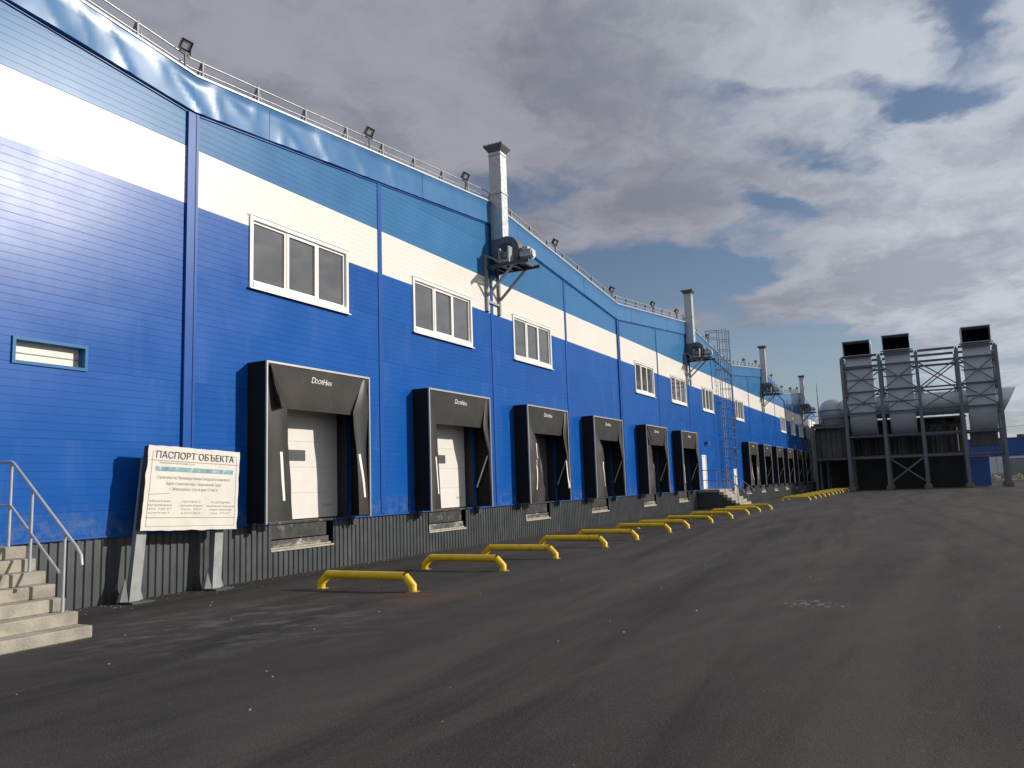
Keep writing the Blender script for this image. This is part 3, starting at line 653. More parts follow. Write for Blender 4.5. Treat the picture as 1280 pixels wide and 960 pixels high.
def shelter(c_, st, lab, i):
    T = thing('dock_shelter', lab, 'dock shelter', (0, c_, Z1), 'black dock shelters along the blue wall')
    z0, z1 = ZB-Z1, ZT-Z1
    s = MB()   # side walls and top of black fabric
    for sy in (-1, 1):
        nseg = 6; vs = []
        for k in range(nseg+1):
            z = z0+(z1-z0)*k/nseg
            for x in (.003, .18, .34, D_-.02):
                vs.append((x, sy*(HW-.012)+sy*.018*noise.noise(Vector((x*4, z*1.3+i*3, sy))), z))
        s.add(vs, [(k*4+j, k*4+j+1, k*4+j+5, k*4+j+4) for k in range(nseg) for j in range(3)], 0, True)
        s.box(.003, sy*(HW-.05)-.01, z0, D_-.05, sy*(HW-.05)+.01, z1-.03)
    s.box(.003, -HW+.01, z1-.03, D_-.02, HW-.01, z1-.004)
    s.build('side_cover', M_FABSIDE, T)
    f = MB(); t = .042
    for sy in (-1, 1): f.box(D_-.03, sy*HW-(t if sy > 0 else 0), z0-.02, D_+.012, sy*HW+(t if sy < 0 else 0), z1, b=.004)
    f.box(D_-.03, -HW+t+.001, z1-t, D_+.012, HW-t-.001, z1); f.build('front_frame', M_ALU, T)
    zc_ = 3.45-Z1
    # head curtain
    h = MB(); zs = [z1-t, z1-t-.2, z1-t-.45, z1-t-.7, zc_]
    sheet(h, [(-HW+t, z, D_-.005-.02*k) for k, z in enumerate(zs)], [(HW-t, z, D_-.005-.02*k) for k, z in enumerate(zs)], D_, nu=14, wob=.022, seed=i*3.3)
    hc = h.build('head_curtain', M_FABRIC, T)
    for bodyt, sz, yo, zo, sx_ in (('D', .185, -.265, 0, 1.0), ('OOR', .13, -.085, -.017, .92), ('H', .185, .105, -.012, .95), ('AN', .13, .245, -.03, .92)):
        hb_ = BVHTree.FromPolygons([v.co for v in hc.data.vertices], [tuple(p.vertices) for p in hc.data.polygons])
        def onh(x, y, z):
            q_ = Vector((0, yo+x, z1-.27+y+zo)); h_ = hb_.ray_cast(Vector((2, q_.y, q_.z)), Vector((-1, 0, 0)))[0]
            q_.x = (h_.x if h_ else D_)+.004; return q_
        text_obj(bodyt, sz, M_LETTER, hc, onh, bold=.002, shear=.2, sx=sx_)
    def edge(lst, n=9):
        out = []
        for k in range(n):
            z = lst[0][0]+(lst[-1][0]-lst[0][0])*k/(n-1)
            for a, b in zip(lst[:-1], lst[1:]):
                if a[0] >= z >= b[0]-1e-6:
                    u = (a[0]-z)/(a[0]-b[0]); out.append((z-Z1, a[1]+u*(b[1]-a[1]))); break
        return out
    eL = edge(st['L']); eR = edge(st['Rr'])
    l = MB(); sheet(l, [(-HW+t, z, D_-.03) for z, o_ in eL], [(-HW+t+o_, z, D_-.03-.06*min(1, o_)) for z, o_ in eL], D_, nu=7, wob=.04+.09*(st['L'][-1][1] > 1), seed=i*5.1+1, bulge=.02+.05*(st['L'][-1][1] > 1))
    lc = l.build('side_curtain', M_FABRIC, T)
    r2 = MB(); sheet(r2, [(HW-t-o_, z, D_-.02) for z, o_ in eR], [(HW-t, z, D_-.03) for z, o_ in eR], D_, nu=6, wob=.05, seed=i*4.1+2, bulge=.03)
    rc = r2.build('side_curtain', M_FABRIC, T)
    def strip(par_, ya, yb_, za, zb_, x):
        bv = BVHTree.FromPolygons([v.co for v in par_.data.vertices], [tuple(p.vertices) for p in par_.data.polygons])
        m = MB(); n = 6; vs = []
        for k in range(n+1):
            u = k/n; y = ya+(yb_-ya)*u; z = za+(zb_-za)*u
            for w in (0, .075):
                h_ = bv.ray_cast(Vector((2, y+w, z)), Vector((-1, 0, 0)))[0]
                xx = (h_.x if h_ else x-.05)+.006
                vs += [(xx, y+w, z), (xx-.005, y+w, z)]
        for k in range(n):
            a = k*4; m.add([vs[a], vs[a+2], vs[a+6], vs[a+4], vs[a+1], vs[a+3], vs[a+7], vs[a+5]], [(0, 1, 2, 3), (4, 7, 6, 5), (0, 3, 7, 4), (1, 5, 6, 2)])
        m.build('marker_strip', M_MARK, par_)
    ml, kink = st['ml']
    strip(lc, -HW+ml, -HW+ml+.10, 2.55-Z1, 1.56-Z1, D_+.03)
    if kink: strip(lc, -HW+ml+.06, -HW+ml+.22, 3.1-Z1, 2.6-Z1, D_+.03)
    if st['mr']: strip(rc, HW-st['mr']-.22, HW-st['mr']-.06, 2.55-Z1, 1.56-Z1, D_+.03)
    if st['fold']:
        m = MB(); m.add([(D_+.05, -HW+.06, z1-.07), (D_+.02, -HW+.12, z1-.07), (D_+.06, -HW+.52, zc_+.02), (D_+.15, -HW+.28, zc_-.02), (D_+.12, -HW+.20, zc_+.35)], [(0, 1, 2, 3, 4)])
        m.add([(D_+.04, -HW+.06, z1-.072), (D_+.01, -HW+.12, z1-.072), (D_+.05, -HW+.52, zc_+.018), (D_+.14, -HW+.28, zc_-.022), (D_+.11, -HW+.20, zc_+.348)], [(4, 3, 2, 1, 0)])
        m.build('folded_flap', M_FABRIC, T)
    if st['bar']:
        m = MB(); m.bar((.06, HW-.12, 1.55-Z1+.15), (D_-.06, HW-.13, 2.62-Z1), .04); m.build('frame_strut', M_ALU, T)
    # frame strut on the near side and bottom brackets
    for sy in (-1, 1):
        m = MB(); m.box(.01, sy*(HW-.1)-.05, z0-.20, .12, sy*(HW-.1)+.05, z0-.01); m.build('bracket', M_STEEL, T)
    return T
for i, c_ in enumerate(DOCK):
    st = STY[i] if i < 7 else STY[7 if i % 2 else 1]
    shelter(c_, st, SH_LAB[i], i)

# ------------------------------------------------------------------ yellow wheel guides
WG_LAB = []
xy = [(4.30, 11.4, 2.33), (4.31, 14.6, 2.42), (4.3, 17.2, 2.42), (4.3, 20.4, 2.42), (4.3, 23.0, 2.43), (4.32, 26.3, 2.46), (4.36, 28.45, 2.5), (4.40, 31.8, 2.55), (4.42, 35.3, 2.6), (4.45, 38.7, 2.7), (4.46, 41.5, 2.7), (4.5, 44.6, 2.75)]
xy += [(4.5, 60.4+3.05*k, 2.6) for k in range(12)]
for i, (xr, y, xl) in enumerate(xy):
    if i < 12: lab = 'yellow wheel guide tube on the asphalt, %s of the near row from the sign board' % (['nearest', *ORD[1:11], 'last'][i])
    else: lab = 'yellow wheel guide tube of the far row past the ladder, %s from its near end' % ORD[i-12]
    T = thing('wheel_guide', lab, 'wheel guide', ((xl+xr)/2, y, 0), 'yellow wheel guides on the asphalt', rz=random.uniform(-.006, .006))
    h = (xr-xl)/2; r = .072; zt = .25; k = .15
    m = MB(); m.tube([(-h+k, 0, zt), (h-k, 0, zt)], r, 14, cap=False); m.build('crossbar', M_YEL, T)
    for s_ in (-1, 1):
        m = MB(); m.tube([(s_*(h-k), 0, zt), (s_*h, 0, zt-.15), (s_*h, 0, 0.004)], r, 14, cap=False); m.build('leg', M_YEL, T)
        m = MB(); m.box(s_*h-.09, -.09, .002, s_*h+.09, .09, .010); m.build('base_plate', M_YELD, T)
        m = MB(); a = [(s_*h+(.115+.05*random.random())*math.cos(q*.52), (.115+.04*random.random())*math.sin(q*.52), .0015) for q in range(12)]; m.add(a, [tuple(range(12))]); m.build('grout_patch', M_GROUT, T)

# ------------------------------------------------------------------ sign board
BL, BR, TL, TR = (9.07, 1.17), (11.16, 1.075), (9.21, 2.60), (11.22, 2.515)
def bd(s, t, x=0.0):      # s along, t up in 0..1
    y = (BL[0]*(1-s)+BR[0]*s)*(1-t)+(TL[0]*(1-s)+TR[0]*s)*t; z = (BL[1]*(1-s)+BR[1]*s)*(1-t)+(TL[1]*(1-s)+TR[1]*s)*t
    return (.50+x, y-10.1, z)
SB = thing('sign_board', 'white banner information board headed ПАСПОРТ ОБЪЕКТА on two leaning grey legs beside the steps', 'sign', (0, 10.1, 0))
m = MB(); n_ = 24; vs = []
for i in range(n_+1):
    for j in range(n_+1):
        s, t = i/n_, j/n_
        e = -.002+.0015*noise.noise(Vector((s*5, t*3, 1)))+.0008*math.exp(-((s-.15-(1-t)*.35)/.02)**2*1.0)*(1 if t < .5 else 0)
        rag = .012*noise.noise(Vector((s*9, t*7, 5)))
        vs.append(bd(s+(rag if i in (0, n_) else 0), t+(rag if j in (0, n_) else 0), e))
m.add(vs, [(i*(n_+1)+j, (i+1)*(n_+1)+j, (i+1)*(n_+1)+j+1, i*(n_+1)+j+1) for i in range(n_) for j in range(n_)], 0, True)
banner = m.build('banner', M_BANNER, SB)
m = MB(); P_ = lambda s, t, x: bd(s, t, x)
m.hexa([P_(.005, .01, -.13), P_(.005, .01, -.012), P_(.995, .01, -.012), P_(.995, .01, -.13), P_(.005, .99, -.13), P_(.005, .99, -.012), P_(.995, .99, -.012), P_(.995, .99, -.13)])
m.build('backing_frame', M_TIMBER, SB)
def ln(s0, t0, s1, t1, w, mt, nm='printed_line'):
    m = MB(); a = bd(s0, t0, .0008); b = bd(s1, t1, .0008); m.bar(a, b, w, .002, up=(1, 0, 0)); return m.build(nm, mt, SB)
ln(.03, .825, .985, .825, .012, M_INK3); ln(.045, .93, .965, .93, .008, M_INK2); ln(.045, .05, .965, .05, .008, M_INK3); ln(.035, .15, .975, .15, .012, M_INK3)
ln(.045, .05, .045, .93, .008, M_INK2); ln(.965, .05, .965, .93, .008, M_INK2); ln(.04, .42, .25, .44, .010, M_INK2)
m = MB(); a = [bd(.085, .70, .0012), bd(.925, .70, .0012), bd(.925, .755, .0012), bd(.085, .755, .0012)]; m.add(a, [(0, 1, 2, 3)]); m.build('teal_band', M_TEAL, SB)
def stext(body, size, mt, s, t, width=None, bold=0, nm='lettering'):
    def place(x, y, z, s=s, t=t):
        W = 2.05; H = 1.43; return Vector(bd(s+x/W, t+y/H, .0022+(.0018 if s > .501 and s < .502 else 0)))
    return text_obj(body, size, mt, SB, place, nm, bold=bold, width=width, depth=.0005)
stext('ПАСПОРТ ОБЪЕКТА', .165, M_INK, .50, .888, 1.74); stext('ПАСПОРТ ОБЪЕКТА', .165, M_INK, .5018, .890, 1.745)
stext('Строительство Производственно-Складского комплекса', .075, M_INK2, .50, .625, 1.62)
stext('Адрес строительства: г. Березовский Тракт', .075, M_INK2, .50, .555, 1.22)
stext('г. Микрорайон  уч.6-й дом 57 лит.Х', .072, M_INK2, .50, .49, 1.05)
stext('Наименование организации, сроки', .04, M_INK2, .30, .80, .75)
for (sx_, ls) in ((.16, ['ЗАКАЗЧИК', 'застройщика', 'тел. 220-57', 'контакт']), (.48, ['ПРОЕКТ', 'организации', 'тел. 357', 'контакт']), (.80, ['ПОДРЯДЧИК', 'генеральный подрядчик', 'ответственный', 'тел. 57-57'])):
    for k, s_ in enumerate(ls): stext(s_, .046, M_INK3 if k == 0 else M_INK2, sx_, .345-.045*k-(.01*sx_), .20+.035*len(s_)*.5+.1)
for (yb_, yt, nm) in ((9.10, 9.33, 0), (10.82, 10.93, 1)):
    m = MB(); w = .10
    yb_ -= 10.1; yt -= 10.1
    m.hexa([(.27, yb_-w, .03), (.37, yb_-w, .03), (.37, yb_+w, .03), (.27, yb_+w, .03), (.26, yt-w*.9, 2.4), (.36, yt-w*.9, 2.4), (.36, yt+w*.9, 2.4), (.26, yt+w*.9, 2.4)])
    m.build('leg', M_GALVD, SB)
    m = MB(); m.box(.15, yb_-.18, .0, .55, yb_+.24, .03); m.box(.17, yb_-.14, .03, .27, yb_+.2, .05); m.build('base_plate', M_STEEL, SB)
    for q in (-1, 1):
        m = MB(); m.add([(.36, yb_+q*.11, .035), (.24, yb_+q*.24-.0, .035), (.27, yb_+q*.11, .42), (.30, yb_+q*.22, .035)], [(0, 1, 2), (0, 2, 3), (1, 3, 2), (0, 3, 1)])
        m.build('stiffener', M_GALVD, SB)

# ------------------------------------------------------------------ concrete steps with railings
def steps(name, lab, y0, y1, far):
    T = thing(name, lab, 'steps', (0, 0, 0), 'concrete dock steps')
    ex = [1.31, 1.53, 1.75, 1.97, 2.19, 2.42, 2.70]; ez = [1.12, .96, .80, .64, .475, .31, .15]
    prev = .02
    for k in range(7):
        x0_ = .012 if k == 0 else ex[k-1]-.03
        m = MB(); zt = ez[k]; zb = ez[k]-.165 if k < 6 else 0.0
        if k == 0: m.box(.012, y0, zt-.16, ex[0], y1, zt, b=.01)
        else: m.box(ex[k-1]-.06, y0-.012*random.random(), zb, ex[k], y1+.02*random.random()-.01+(.02 if k >= 5 else 0), zt, b=.012)
        m.build('step' if k else 'landing', M_CONC, T)
    for yy in (y0+.02, y1-.14):
        m = MB(); prof = [(.015, .0), (ex[5]-.05, .0), (ex[5]-.05, ez[6])]
        for k in range(5, 0, -1): prof += [(ex[k]-.08, ez[k]-.165), (ex[k-1]-.06, ez[k]-.165) if 0 else (ex[k]-.08-.0, ez[k]-.165)]
        prof = [(.015, 0), (ex[6]-.2, 0)]+[(ex[k]-.05, ez[k]-.17) for k in range(5, -1, -1)]+[(.015, ez[0]-.17)]
        n = len(prof); m.add([(x, yy, z) for x, z in prof]+[(x, yy+.12, z) for x, z in prof], [tuple(range(n))[::-1], tuple(range(n, 2*n))]+[(i, (i+1) % n, n+(i+1) % n, n+i) for i in range(n)])
        m.build('side_wall', M_PLINTH if far else M_CONC, T)
    return T
def stair_rail(lab, y, M_RAILP=M_RAILP):
    T = thing('stair_railing', lab, 'railing', (0, y, 0), 'stair handrails')
    r = .021
    for x, zb, zt in ((1.12, 1.12, 2.23), (1.60, .80, 1.87), (2.31, .31, 1.30)):
        m = MB(); m.tube([(x, 0, zb), (x, 0, zt)], r, 10); m.build('post', M_RAILP, T)
    m = MB(); m.tube([(.03, 0, 2.25), (1.10, 0, 2.25), (1.16, 0, 2.23), (2.55, 0, 1.12), (2.64, 0, 1.02), (2.66, 0, .90)], r+.002, 12); m.build('handrail', M_RAILP, T)
    m = MB(); m.tube([(.03, 0, 1.665), (1.10, 0, 1.665), (1.16, 0, 1.645), (2.22, 0, .80)], r-.002, 12); m.build('middle_rail', M_RAILP, T)
    return T
steps('concrete_steps', 'weathered beige concrete steps at the left edge of the picture below the slot window', 2.2, 6.69, False)
stair_rail('grey tube handrail on the steps beside the sign board', 6.56)
steps('concrete_steps', 'small dark-sided concrete steps beside the caged ladder', 46.9, 50.1, True)
stair_rail('grey tube handrail on the near side of the distant steps by the caged ladder', 47.0, M_LADDER)
stair_rail('grey tube handrail on the far side of the distant steps by the caged ladder', 50.0, M_LADDER)

# ------------------------------------------------------------------ caged ladder
LD = thing('caged_ladder', 'tall steel wall ladder with safety cage rising past the roof edge', 'ladder', (0, 54, 0))
for s_ in (-1, 1):
    m = MB(); m.tube([(.25, s_*.3, 1.15), (.25, s_*.3, 11.7), ], .03, 8); m.build('side_rail', M_LADDER, LD)
m = MB(); zz = 1.4
rg = MB(); rg.tube([(.25, -.3, 0), (.25, .3, 0)], .014, 6); r0 = rg.build('rung', M_LADDER, LD); r0.location.z = 1.4
k = 1
while 1.4+.3*k < 11.2: inst(r0, (0, 0, 1.4+.3*k)); k += 1
def hoop_pts(z): return [(.25, -.30, z), (.32, -.38, z), (.6, -.42, z), (.85, -.3, z), (.97, 0, z), (.85, .3, z), (.6, .42, z), (.32, .38, z), (.25, .3, z)]
hp = MB(); hp.tube(hoop_pts(0), .016, 6); h0 = hp.build('cage_hoop', M_LADDER, LD); h0.location.z = 2.4
for k in range(1, 15): inst(h0, (0, 0, 2.4+.66*k))
for (x, y) in ((.60, -.42), (.85, -.3), (.97, 0), (.85, .3), (.60, .42)):
    m = MB(); m.bar((x+.012, y, 2.38), (x+.012, y, 11.66), .035, .012); m.build('cage_strap', M_LADDER, LD)
m = MB()
for z in (1.6, 4.2, 6.8, 9.0):
    for s_ in (-1, 1): m.bar((.002, s_*.3, z), (.25, s_*.3, z), .04)
m.build('wall_bracket', M_LADDER, LD)
m = MB()
for s_ in (-1, 1):
    m.tube([(.25, s_*.3, 11.68), (-.5, s_*.4, 11.68), (-.5, s_*.4, 10.3)], .022, 8); m.tube([(.25, s_*.3, 11.2), (-.5, s_*.4, 11.2)], .018, 8)
m.build('top_handrail', M_LADDER, LD)

# ------------------------------------------------------------------ roof edge railings and floodlights
seg_names = []
bounds = [(-1.6, 10.4), (10.4, 22.4), (22.4, 34.4), (34.4, 46.4), (46.4, 58.4), (58.4, 70.4), (70.4, 82.4), (82.4, 94.4)]
rlab = ['thin metal roof railing above the first wall section on the left', 'roof railing on the rise up to the nearest exhaust stack', 'roof railing descending just past the nearest exhaust stack',
        'roof railing on the rise up to the second exhaust stack', 'roof railing descending past the second exhaust stack to the ladder', 'roof railing on the rise up to the third exhaust stack',
        'roof railing descending past the third exhaust stack', 'farthest roof railing, on the rise up to the fourth exhaust stack']
for (a, b), lab in zip(bounds, rlab):
    za, zb = par(a+.001), par(b-.001)
    T = thing('roof_railing', lab, 'railing', (-.08, a, za), 'roof edge railings')
    slope = (zb-za)/(b-a)
    for hh, rr in ((.22, .017), (.42, .019)):
        m = MB(); m.tube([(0, .0, hh+.0), (0, b-a, hh+slope*(b-a))], rr, 6); m.build('rail', M_GALV, T)
    n = 8; m = MB(); m.bar((0, 0, .02), (0, 0, .46), .045, .04); m.bar((0, -.02, .44), (-.16, -.06, .0), .03, .03)
    m.bar((0, 0.06, .30), (-.0, .16, .02), .018, .018)
    first = None
    for k in range(n):
        yy = .75+k*1.5-.45
        if yy > b-a-.05: continue
        if first is None: first = m.build('post', M_GALVD, T); first.location = (0, yy, slope*yy)
        else: inst(first, (0, yy, slope*yy))
def floodlight(y, lab):
    T = thing('floodlight', lab, 'floodlight', (.02, y, par(y)), 'floodlights along the roof edge')
    m = MB(); m.bar((0, 0, 0.02), (0, 0, .40), .03); m.bar((0, -.12, .36), (0, .12, .36), .02); m.build('mount', M_STEEL, T)
    m = MB(); hsz = .104
    q = Matrix.Rotation(R_(32), 4, 'Y') @ Matrix.Rotation(R_(-30), 4, 'Z')
    def tr(p): v = q @ Vector(p); return (v.x+.02, v.y, v.z+.53)
    b_ = MB(); b_.box(-.05, -hsz, -hsz, .0, hsz, hsz, b=.012)
    for (a1, a2, c1, c2) in ((-hsz, hsz, hsz-.028, hsz), (-hsz, hsz, -hsz, -hsz+.028), (-hsz, -hsz+.028, -hsz+.028, hsz-.028), (hsz-.028, hsz, -hsz+.028, hsz-.028)): b_.box(0, a1, c1, .022, a2, c2)
    for k in range(-4, 5): b_.box(-.085, k*.028-.004, -.11, -.05, k*.028+.004, .11)
    b_.v = [tr(p) for p in b_.v]; hb = b_.build('housing', M_LAMPH, T)
    g_ = MB(); g_.box(.0, -hsz+.03, -hsz+.03, .010, hsz-.03, hsz-.03); g_.v = [tr(p) for p in g_.v]; g_.build('lens', M_LAMPG, hb)
    u = MB(); u.v = []; u.tube([(-.02, -hsz-.02, 0), (-.02, -hsz-.02, -.15), (-.02, hsz+.02, -.15), (-.02, hsz+.02, 0)], .012, 6, smooth=False); u.v = [(p[0]+.02, p[1], p[2]+.53) for p in u.v]; u.build('yoke', M_STEEL, T)
FL = [(10.19, 'leftmost square floodlight, above the first roof valley'), (16.0, 'square floodlight midway up the slope left of the nearest exhaust stack'), (20.9, 'square floodlight just left of the nearest exhaust stack'),
      (27.7, 'square floodlight midway down the slope past the nearest exhaust stack'), (33.9, 'square floodlight at the roof valley above the fourth dock shelter'), (40.1, 'small square floodlight midway up to the second exhaust stack'),
      (44.7, 'small square floodlight just left of the second exhaust stack'), (51.9, 'small floodlight on the roof edge just left of the ladder'), (63.5, 'tiny floodlight right of the ladder, midway up to the third exhaust stack'),
      (68.6, 'tiny floodlight just left of the third exhaust stack'), (76.0, 'tiny floodlight just right of the third exhaust stack'), (81.5, 'tiny floodlight at the roof valley between third and fourth exhaust stacks'),
      (87.2, 'tiny floodlight midway up to the fourth exhaust stack'), (92.4, 'farthest tiny floodlight, just left of the fourth exhaust stack')]
for y, lab in FL: floodlight(y, lab)

# ------------------------------------------------------------------ wall fans with exhaust stacks
def fan_unit(lab, y):
    T = thing('exhaust_fan', lab, 'exhaust fan', (0, y, 0), 'wall fans with square exhaust stacks')
    def P(name, m, mb, par_=None): return mb.build(name, m, par_ or T)
    # duct sections
    x0, x1, y0, y1 = .06, .50, -.05, .37
    for k, (za, zb) in enumerate(((9.7, 11.28), (11.30, 12.72))):
        m = MB(); m.box(x0, y0, za, x1, y1, zb, b=.006); P('duct_section', M_GALV, m)
    m = MB(); m.box(x0-.025, y0-.025, 11.275, x1+.025, y1+.025, 11.305); m.box(x0-.02, y0-.02, 12.6, x1+.02, y1+.02, 12.62); P('flange', M_GALV, m)
    m = MB(); e = .13
    a = [(x0, y0, 12.72), (x1, y0, 12.72), (x1, y1, 12.72), (x0, y1, 12.72)]; b = [(x0-e, y0-e, 12.90), (x1+e, y0-e, 12.90), (x1+e, y1+e, 12.90), (x0-e, y1+e, 12.90)]; c = [(x0-e, y0-e, 12.95), (x1+e, y0-e, 12.95), (x1+e, y1+e, 12.95), (x0-e, y1+e, 12.95)]
    m.add(a+b+c, [(0, 1, 5, 4), (1, 2, 6, 5), (2, 3, 7, 6), (3, 0, 4, 7), (4, 5, 9, 8), (5, 6, 10, 9), (6, 7, 11, 10), (7, 4, 8, 11), (8, 9, 10, 11)])
    for k in range(5): m.box(x0-e+.03+k*.15, y0-e+.02, 12.94, x0-e+.06+k*.15, y1+e-.02, 12.99)
    P('stack_cap', M_FAN, m)
    # scroll casing
    m = MB(); cx, cz = .58, 9.30; n = 28; ya, yb = -.06, .50; prof = []
    for k in range(n):
        t = 2*math.pi*k/n; r = .44+.10*(k/n)
        prof.append((cx-math.cos(t)*r, cz+math.sin(t)*r))
    vs = [(x, ya, z) for x, z in prof]+[(x, yb, z) for x, z in prof]
    m.add(vs, [tuple(range(n))[::-1], tuple(range(n, 2*n))]); m.add(vs, [(i, (i+1) % n, n+(i+1) % n, n+i) for i in range(n)], 0, True)
    sc_ = P('fan_casing', M_FAN, m)
    m = MB(); m.tube([(cx, ya-.05, cz), (cx, ya+.02, cz)], .24, 20); P('inlet_ring', M_STEEL, m, sc_)
    m = MB(); m.box(x0-.01, ya+.01, 9.25, x1+.02, yb-.01, 9.72); P('outlet_box', M_FAN, m, sc_)
    m = MB(); m.box(.50, -.42, 8.80, .56, -.06, 9.28); m.box(.56, -.42, 8.80, .82, -.40, 8.9); m.box(.82, -.42, 8.80, .88, -.06, 9.32); m.box(.56, -.2, 9.0, .82, -.06, 9.2); P('motor_pedestal', M_GALVD, m)
    m = MB(); m.tube([(1.06, .16, 9.1), (1.45, .16, 9.1)], .17, 16); m.tube([(1.45, .16, 9.1), (1.50, .16, 9.1)], .13, 16); m.box(1.12, .06, 9.26, 1.32, .26, 9.36)
    for k in range(10):
        t = math.pi*(k/9)-.1; m.box(1.10, .16+.18*math.cos(t)-.008, 9.1+.18*math.sin(t)-.008, 1.42, .16+.18*math.cos(t)+.008, 9.1+.18*math.sin(t)+.008)
    P('motor', M_GALV, m)
    # platform
    m = MB()
    for yy in (-.42, .42): m.bar((.0, yy, 8.72), (1.58, yy, 8.72), .07, .10)
    for xx in (.30, .62, .95, 1.35): m.bar((xx, -.38, 8.735), (xx, .38, 8.735), .07, .07)
    m.box(.1, -.40, 8.772, 1.3, .40, 8.79)
    P('platform', M_STEEL, m)
    m = MB()
    for yy in (-.42, .42): m.bar((.045, yy, 7.28), (.045, yy, 9.15), .09, .09)
    m.bar((.045, -.38, 7.62), (.045, .38, 7.62), .06, .08); m.bar((.05, -.38, 7.30), (.05, -.30, 7.30), .06)
    P('wall_post', M_GALVD, m)
    for yy in (-.42, .42): m = MB(); m.bar((.09, yy, 7.80), (1.05, yy, 8.68), .07, .07); P('diagonal_strut', M_GALVD, m)
    m = MB(); m.bar((.1, -.42, 9.1), (.62, -.42, 8.78), .05, .05); P('diagonal_strut', M_GALVD, m)
    return T
fan_unit('nearest wall-mounted exhaust fan on a bracket with a tall square silver stack', 22.45)
fan_unit('second wall-mounted exhaust fan with square stack, left of the caged ladder', 46.4)
fan_unit('third wall-mounted exhaust fan with square stack, right of the caged ladder', 70.4)
fan_unit('farthest wall-mounted exhaust fan with square stack, beside the steel duct frame', 94.3)

# small things on the wall
for y, z, lab in ((49.6, 3.97, 'small dark wall lamp above the white entrance door'), (57.9, 3.68, 'small dark wall lamp above the yard-level white door past the ladder')):
    T = thing('wall_lamp', lab, 'wall lamp', (0, y, z), 'small wall lamps')
    m = MB(); m.box(.002, -.03, -.02, .12, .03, .04); m.build('arm', M_STEEL, T)
    m = MB(); m.hexa([(.08, -.16, -.09), (.24, -.16, -.13), (.24, .16, -.13), (.08, .16, -.09), (.08, -.13, .07), (.18, -.13, .06), (.18, .13, .06), (.08, .13, .07)]); m.build('shade', M_STEEL, T)

# ------------------------------------------------------------------ steel frame with ducts at the end of the yard
YF, YR = 94.0, 98.2
CX = [4.62, 8.35, 11.95, 15.72, 19.20]
SF = thing('steel_support_frame', 'tall grey braced steel frame carrying ducts at the end of the yard', 'steel frame', (0, 0, 0))
TOP = 14.45
for yy in (YF, YR):
    for x in CX:
        m = MB(); m.hbeam((x, yy, .5), (x, yy, TOP-.12), .32, .34, .03, up=(0, 1, 0)); m.build('column', M_FRAMEST, SF)
        m = MB(); m.box(x-.36, yy-.36, 0, x+.36, yy+.36, .42, b=.03); m.box(x-.25, yy-.25, .42, x+.25, yy+.25, .5); m.build('footing', M_CONCD, SF)
    for z, h in ((TOP, .24), (13.3, .22), (10.55, .16), (8.2, .28), (5.75, .20), (3.5, .26)):
        m = MB()
        for a, b in zip(CX[:-1], CX[1:]): m.hbeam((a+.17, yy, z), (b-.17, yy, z), .2, h, .025)
        m.build('beam', M_FRAMEST, SF)
    for i, (a, b) in enumerate(zip(CX[:-1], CX[1:])):
        for (z0, z1) in ((10.65, 13.2), (8.35, 10.45)):
            m = MB(); m.bar((a+.17, yy-.03, z0), (b-.17, yy-.03, z1), .13, .12); m.build('brace', M_FRAMEST, SF)
            m = MB(); m.bar((a+.17, yy+.08, z1), (b-.17, yy+.10, z0), .13, .12); m.build('brace', M_FRAMEST, SF)
    m = MB(); a, b = CX[1], CX[2]; m.bar((a+.17, yy-.03, .8), (b-.17, yy-.03, 3.3), .10); m.build('brace', M_FRAMEST, SF); m = MB(); m.bar((a+.17, yy+.08, 3.3), (b-.17, yy+.08, .8), .10); m.build('brace', M_FRAMEST, SF)
for x in CX:
    for z in (TOP, 13.3, 10.55, 8.2, 3.5):
        m = MB(); m.hbeam((x, YF+.18, z), (x, YR-.18, z), .18, .2, .02); m.build('tie_beam', M_FRAMEST, SF)
for x in (CX[0], CX[-1]):
    for (z0, z1) in ((10.65, 13.2), (8.35, 10.45), (3.7, 8.0)):
        m = MB(); m.bar((x-.04, YF+.17, z0), (x-.04, YR-.17, z1), .09); m.build('brace', M_FRAMEST, SF); m = MB(); m.bar((x+.07, YF+.17, z1), (x+.07, YR-.17, z0), .09); m.build('brace', M_FRAMEST, SF)
